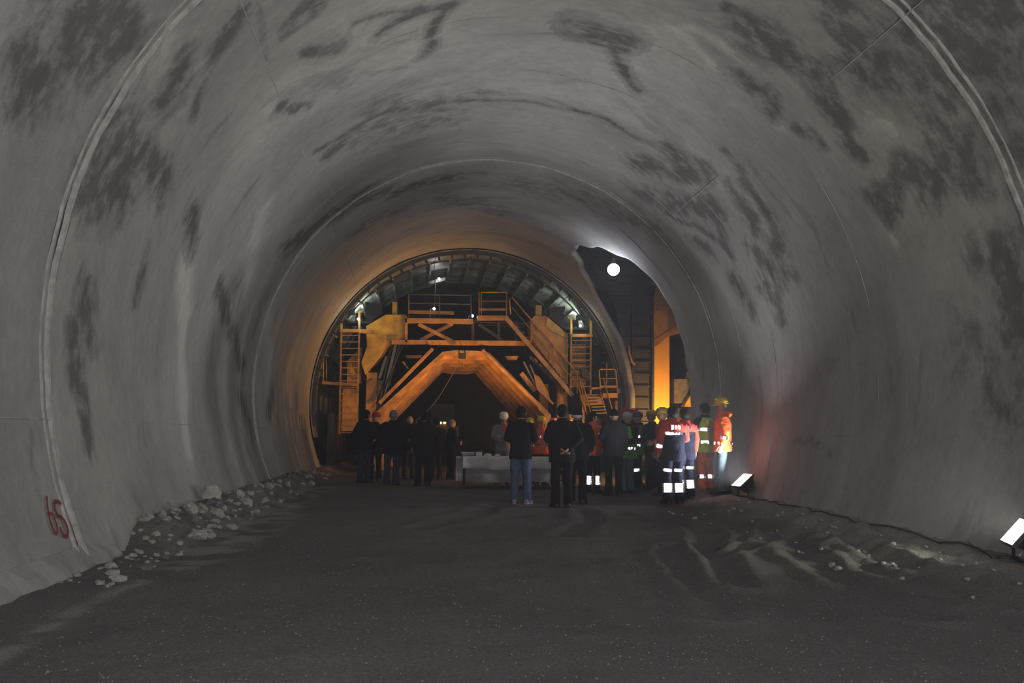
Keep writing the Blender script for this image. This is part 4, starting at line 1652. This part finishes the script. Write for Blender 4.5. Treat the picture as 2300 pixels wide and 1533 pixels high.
    # ---- hair and headgear
    def shell(name, mt, grow, cut, bumpy=.004):
        def fn(d):
            return head_dir(d) * grow + bumpy * noise.noise(Vector((d[0] * 9, d[1] * 9, d[2] * 9)))
        V, Fc = head_grid(fn, 28, 20)
        keep = [f for f in Fc if all(cut(Vector(V[i]).normalized()) for i in f)]
        used = sorted({i for f in keep for i in f})
        idx = {v: i for i, v in enumerate(used)}
        mb = MB()
        mb.add([hp(V[i]) for i in used], [[idx[i] for i in f] for f in keep])
        o = mb_local(mb, name, mt, root, True)
        sm = o.modifiers.new('thickness', 'SOLIDIFY')
        sm.thickness = .012
        return o

    if hair:
        shell('hair', HAIR[hair], 1.13, lambda d: d.z > (.42 if d.y > .35 else (-.25 if d.y > -.1 else -.82)))
    if hat in HELM:
        h = part_group('hard_hat', root)
        mt = HELM[hat]
        mb = MB()
        n = 28
        rows = [(0, 1), (.35, .985), (.7, .90), (1.0, .74), (1.25, .50), (1.45, .24), (1.57, .03)]
        for a, r in rows:
            for i in range(n):
                t = 2 * PI * i / n
                ridge = .008 * math.exp(-(math.cos(t) / .16) ** 2) * (1 if a > .2 else 0)
                mb.V.append(tuple(hp((.104 * r * math.cos(t), -.004 + .126 * r * math.sin(t), .045 + (.105 + ridge) * math.sin(a)))))
        for q in range(len(rows) - 1):
            for i in range(n):
                mb.F.append([q * n + i, q * n + (i + 1) % n, (q + 1) * n + (i + 1) % n, (q + 1) * n + i])
        o = mb_local(mb, 'shell', mt, h, True)
        sm = o.modifiers.new('thickness', 'SOLIDIFY')
        sm.thickness = .004
        mb = MB()
        for i in range(n):
            t = 2 * PI * i / n
            ext = .009 + .042 * max(0, math.sin(t)) ** 3
            mb.V.append(tuple(hp((.102 * math.cos(t), -.004 + .124 * math.sin(t), .05))))
            mb.V.append(tuple(hp(((.104 + ext * .6) * math.cos(t), -.004 + (.126 + ext) * math.sin(t), .036 - .012 * max(0, math.sin(t))))))
        for i in range(n):
            a_, b_ = 2 * i, 2 * ((i + 1) % n)
            mb.F.append([a_, a_ + 1, b_ + 1, b_])
        o = mb_local(mb, 'brim', mt, h, True)
        sm = o.modifiers.new('thickness', 'SOLIDIFY')
        sm.thickness = .005
    elif hat == 'beanie':
        shell('knit_cap', cloth('black'), 1.15, lambda d: d.z > -.02, .006)
    elif hat == 'banded_cap':
        shell('cap', cloth('black'), 1.14, lambda d: d.z > .0, .003)
        shell('cap_band', cloth('white'), 1.20, lambda d: -.50 < d.z < .14 and d.y < .5, .001)
    return root


def soft(o, voxel, disp):
    r = o.modifiers.new('remesh', 'REMESH')
    r.mode = 'VOXEL'
    r.voxel_size = voxel
    r.use_smooth_shade = True
    s1 = o.modifiers.new('smooth', 'SMOOTH')
    s1.iterations = 4
    d = o.modifiers.new('folds', 'DISPLACE')
    d.texture = FOLD
    d.strength = disp * 1.6
    d.mid_level = .5
    d.texture_coords = 'LOCAL'


LEG4 = lambda: [('leg', s, t, .036, .084) for s in (0, 1) for t in (1.40, 1.52, 1.64)]
HIVIS = [('torso', 1.22, .05), ('torso', 1.03, .05)]

# left-hand group
person('man in a bulky dark jacket at the left end of the left group', -2.99, 21.6, 1.87, -35, 'black', 'jeans_dark', 'black', bulk=1.1, arms=('pocket', 'front'))
person('man in a dull red hard hat facing the camera between two dark-coated backs', -2.79, 22.9, 1.86, 165, 'black', 'black', None, 'red', arms=('front', 'front'), skin=2)
person('broad man in a long dark coat with grey hair, back turned, in the left group', -2.27, 20.8, 1.86, -12, 'black', 'jeans_dark', 'grey', bulk=1.18, hem=.72, arms=('front', 'front'))
person('balding man in dark clothes facing the camera behind the left group', -1.89, 24.0, 1.79, 190, 'black', 'jeans_dark', None, arms=('front', 'front'))
person('man in a dark brown coat with his back turned, standing alone before the loader lamps', -1.50, 20.9, 1.84, 5, 'brown', 'black', 'black', bulk=1.12, hem=.70, arms=('down', 'front'))
person('dark figure half hidden just right of the brown-coated man', -1.13, 23.4, 1.72, 20, 'black', 'charcoal', 'black', arms=('front', 'front'))
person('grey-haired man in black facing right with hands clasped, left of the table', -.70, 23.8, 1.70, -70, 'black', 'black', 'grey', arms=('front', 'front'), skin=2)
# by the table
person('man in a white hard hat and grey jacket standing behind the table', .59, 21.75, 1.90, 172, 'grey', 'grey', None, 'white', arms=('crossed', 'front'), nod=14, shirt='red', skin=1)
person('man in blue jeans and black jacket, back turned, in front of the table', .29, 15.6, 1.84, -18, 'black', 'jeans', 'black', arms=('front', 'front'), shoes='shoe_pale', stance=((-.10, 0), (.13, .05)), flare=.075)
person('worker in a yellow hard hat mostly hidden behind the man in jeans', 1.36, 22.2, 1.77, 170, 'orange_dk', 'charcoal', None, 'yellow', bands=[('torso', 1.22), ('torso', 1.02)], arms=('down', 'front'))
person('yellow-hatted worker in a red-orange jacket with two bright bands, beside the man in jeans', 1.52, 21.3, 1.80, 195, 'orange_dk', 'charcoal', None, 'yellow', bands=[('torso', 1.24, .06), ('torso', 1.02, .06), ('leg', 1, 1.15, .06, .086), ('leg', 0, 1.15, .05, .092)], arms=('front', 'front'), skin=1)
person('worker in a pink hard hat and dark clothes behind the man with clasped hands', 2.17, 23.3, 1.80, 205, 'black', 'charcoal', None, 'pink', bands=[('arm', 1, .6, .05, .080), ('leg', 0, 1.15, .05, .092)], arms=('front', 'front'))
# centre right, dark backs
person('man dressed all in black with hands clasped behind his back', 1.00, 15.1, 1.87, 3, 'black', 'black', 'black', bulk=1.1, hem=.76, arms=('behind', 'behind'), skin=1)
person('man in black wearing a cap with a white band beside the clasped hands', 1.42, 15.85, 1.84, -15, 'black', 'black', None, 'banded_cap', bulk=1.08, arms=('down', 'pocket'))
person('dark-haired man in an open orange jacket with four bright calf bands, facing right', 2.33, 18.75, 1.85, -52, 'orange', 'navy', 'black', bands=[('torso', 1.24, .05), ('arm', 1, .6, .05, .080)] + [('leg', s, t, .036, .084) for s in (0, 1) for t in (1.36, 1.48, 1.60, 1.72)], arms=('front', 'hip'), stance=((-.17, .05), (.17, -.05)), turn=-30)
person('worker in a pale yellow hard hat behind the open orange jacket', 2.80, 20.95, 1.90, 150, 'charcoal', 'charcoal', None, 'yellow')
person('worker in an amber hard hat behind the cap with the white band', 2.36, 21.9, 1.87, 180, 'brown', 'charcoal', None, 'amber')
person('man in a slate jacket and dark knit cap, back turned, in the right group', 2.60, 17.75, 1.89, 8, 'greyblue', 'charcoal', None, 'beanie', bulk=1.1, arms=('front', 'down'))
person('worker in a silver hard hat, green vest and pale jeans, face turned to the camera', 3.20, 18.9, 1.88, 120, 'black', 'jeans_pale', None, 'silver', vest='green', bands=[('torso', 1.14, .05), ('torso', .98, .05)], arms=('front', 'front'), turn=25, skin=2)
person('worker in a dark blue hard hat and green vest seen from the side', 3.60, 19.5, 1.90, 60, 'black', 'navy', None, 'blue', vest='green', bands=[('torso', 1.20, .05), ('torso', .99, .05), ('leg', 0, 1.2, .06, .086)], arms=('front', 'front'))
person('worker in a red hard hat at the back, just above the silver hard hat', 3.48, 20.3, 2.00, 170, 'charcoal', 'charcoal', None, 'red')
person('worker in a red hard hat at the back, nearest the dark blue hard hat', 3.80, 20.7, 2.02, 185, 'charcoal', 'charcoal', None, 'red')
person('worker in an amber hard hat and dark jacket beside the bright orange pillar', 3.72, 18.7, 1.92, 35, 'navy', 'navy', None, 'amber', bands=[('arm', 1, .55, .05, .080)], arms=('front', 'front'), bulk=1.08)
# right-hand group
person('worker in an amber hard hat facing left behind the navy overalls', 3.62, 17.5, 1.94, 95, 'orange_dk', 'charcoal', None, 'amber', arms=('front', 'down'))
person('worker in navy overalls with red shoulders and a bright back patch, seen from behind', 3.25, 15.6, 1.90, 6, 'navy', 'navy', 'black', upper='red', bulk=1.1, hem=.76, arms=('down', 'front'),
       bands=[('torso', 1.255, .045, 180, 360), ('patch', 1.365, .20, .075, False), ('arm', 0, 1.45, .06, .068), ('leg', 0, .72, .05, .092), ('leg', 1, .72, .05, .092)] + [('leg', s, t,   .034, .088) for s in (0, 1) for t in (1.36, 1.46, 1.56, 1.66)], flare=.10)
person('second worker in navy overalls with red shoulders, half behind the first', 3.60, 15.95, 1.88, 14, 'navy', 'navy', 'black', upper='red', bulk=1.05, hem=.76, arms=('front', 'down'),
       bands=[('torso', 1.255, .045, 180, 360), ('patch', 1.365, .16, .07, False), ('leg', 1, .72, .05, .092), ('leg', 0, .72, .05, .092)] + [('leg', s, t,   .034, .088) for s in (0, 1) for t in (1.36, 1.46, 1.56, 1.66)], flare=.10)
person('worker in a dull amber hard hat hidden behind the two navy overalls', 4.32, 19.3, 2.0, 175, 'brown', 'charcoal', None, 'amber')
person('black-haired man in a bright lime safety vest and orange trousers', 4.30, 16.75, 2.02, 25, 'charcoal', 'orange', 'black', vest='lime', bulk=1.05, arms=('front', 'front'),
       bands=[('torso', 1.22, .055), ('torso', .97, .055), ('straps',), ('leg', 0, 1.5, .06, .083), ('leg', 1, 1.5, .06, .083)], flare=.09, shoes='shoe_pale')
person('man in bright orange jacket, blue jeans and yellow hard hat standing by the wall', 4.41, 16.05, 2.11, 78, 'orange', 'teal', None, 'yellow', bulk=1.14, hem=.78, hood=True, arms=('down', 'pocket'),
       bands=[('torso', .93, .05), ('arm', 0, 1.5, .05, .068), ('patch', 1.28, .13, .05, True)], stance=((-.10, .06), (.11, -.08)), nod=8)

# ------------------------------------------------------------------ rubble along the left wall
STONES = []
for k in range(10):
    bm = bmesh.new()
    for q in range(15):
        v = Vector((random.gauss(0, 1), random.gauss(0, 1), random.gauss(0, 1))).normalized() * random.uniform(.85, 1.1)
        bm.verts.new((v.x * 1.05, v.y * .85, v.z * .66))
    ch = bmesh.ops.convex_hull(bm, input=bm.verts)
    bmesh.ops.delete(bm, geom=[g for g in ch['geom_interior'] if isinstance(g, bmesh.types.BMVert)], context='VERTS')
    bmesh.ops.bevel(bm, geom=bm.edges, offset=.05, segments=1, affect='EDGES')
    me = bpy.data.meshes.new('stone')
    bm.to_mesh(me)
    bm.free()
    me.materials.append(M['stone'] if k < 6 else M['stone_grey'])
    STONES.append(me)
placed = []
tries = 0
while len(placed) < 290 and tries < 20000:
    tries += 1
    y = random.choice((random.uniform(9.0, 14.5), random.uniform(9.3, 12.5), random.uniform(9.3, 16), random.uniform(9, 24), random.uniform(7.2, 9.2)))
    x = -4.66 + .62 * random.random() ** 1.2 if y > 9 else random.uniform(-4.5, -4.05)
    r = random.choice((.03, .04, .05, .07, .09, .13)) * random.uniform(.8, 1.25)
    if y < 9:
        r *= .6
        if random.random() < .75:
            continue
    if y > 14:
        r *= .8
    if x < -4.55 and r > .1:
        continue
    if any((x - a) ** 2 + (y - b) ** 2 < (.98 * (r + c)) ** 2 for a, b, c in placed):
        continue
    placed.append((x, y, r))
    o = bpy.data.objects.new('rubble_stone', random.choice(STONES))
    COL.objects.link(o)
    o.location = (x, y, ground_h(x, y) + r * .12)
    o.scale = (r, r * random.uniform(.8, 1.3), r * random.uniform(.7, 1.1))
    o.rotation_euler = (random.uniform(-.4, .4), random.uniform(-.4, .4), random.uniform(0, 6.3))
    tag(o, 'pale broken stone in the rubble along the foot of the left wall', 'stone', 'rubble stones along the left wall')
# the big pale slab leaning on the wall
mb = MB()
mb.prism([(-.30, -.02, -.06), (.28, -.04, -.04), (.34, -.02, .12), (.10, 0, .26), (-.24, 0, .20)], (.04, .10, .03))
o = tag(mb.build('rubble_slab', M['stone'], bevel=.02), 'large pale slab leaning in the rubble against the left wall', 'stone')
o.location = (-4.55, 12.4, ground_h(-4.55, 12.4) + .06)
o.rotation_euler = (.2, .1, 1.15)
o.scale = (.62, .62, .62)
# small loose clods on the right bank
clods = []
tries = 0
while len(clods) < 60 and tries < 900:
    tries += 1
    x, y = random.uniform(2.6, 4.2), random.uniform(6.4, 14.5)
    r = random.uniform(.018, .05)
    if any((x - a) ** 2 + (y - b) ** 2 < (r + c) ** 2 for a, b, c in clods) or math.hypot(x - 4.5, y - 8.15) < .45:
        continue
    clods.append((x, y, r))
    o = bpy.data.objects.new('dirt_clod', random.choice(STONES[:5]))
    COL.objects.link(o)
    o.location = (x, y, ground_h(x, y) + r * .25)
    o.scale = (r, r, r)
    o.rotation_euler = (0, 0, random.uniform(0, 6.3))
    tag(o, 'small loose clod of dirt on the right bank near the floodlights', 'clod', 'dirt clods on the right bank')
# gravel grains too many to count
mb = MB()
for k in range(5200):
    y = 3.4 + 12 * random.random() ** 1.7
    x = random.uniform(-4.2, 4.3)
    r = random.uniform(.004, .011) * (1.4 if random.random() < .06 else 1)
    z = ground_h(x, y) + r * .3
    a = random.uniform(0, 6)
    ca, sa = math.cos(a) * r, math.sin(a) * r
    mb.add([(x + ca, y + sa, z), (x - sa, y + ca, z), (x - ca, y - sa, z), (x + sa, y - ca, z), (x, y, z + r * .8)], [(0, 1, 4), (1, 2, 4), (2, 3, 4), (3, 0, 4)])
me = bpy.data.meshes.new('gravel')
me.from_pydata(mb.V, [], mb.F)
tag(link('gravel', me, M['stone_grey']), 'fine loose gravel strewn over the dirt floor', 'gravel', kind='stuff')
# thin black supply cable along the right bank
mb = MB()
mb.tube([(4.42 + .06 * math.sin(i * 1.3) + .04 * math.sin(i * 3.1), 8.3 + i * .28, ground_h(4.42 + .06 * math.sin(i * 1.3), 8.3 + i * .28) + .02) for i in range(24)], .011, 6)
tag(mb.build('supply_cable', M['cable_black'], smooth=True), 'thin black cable lying along the right bank between the floodlights', 'cable')
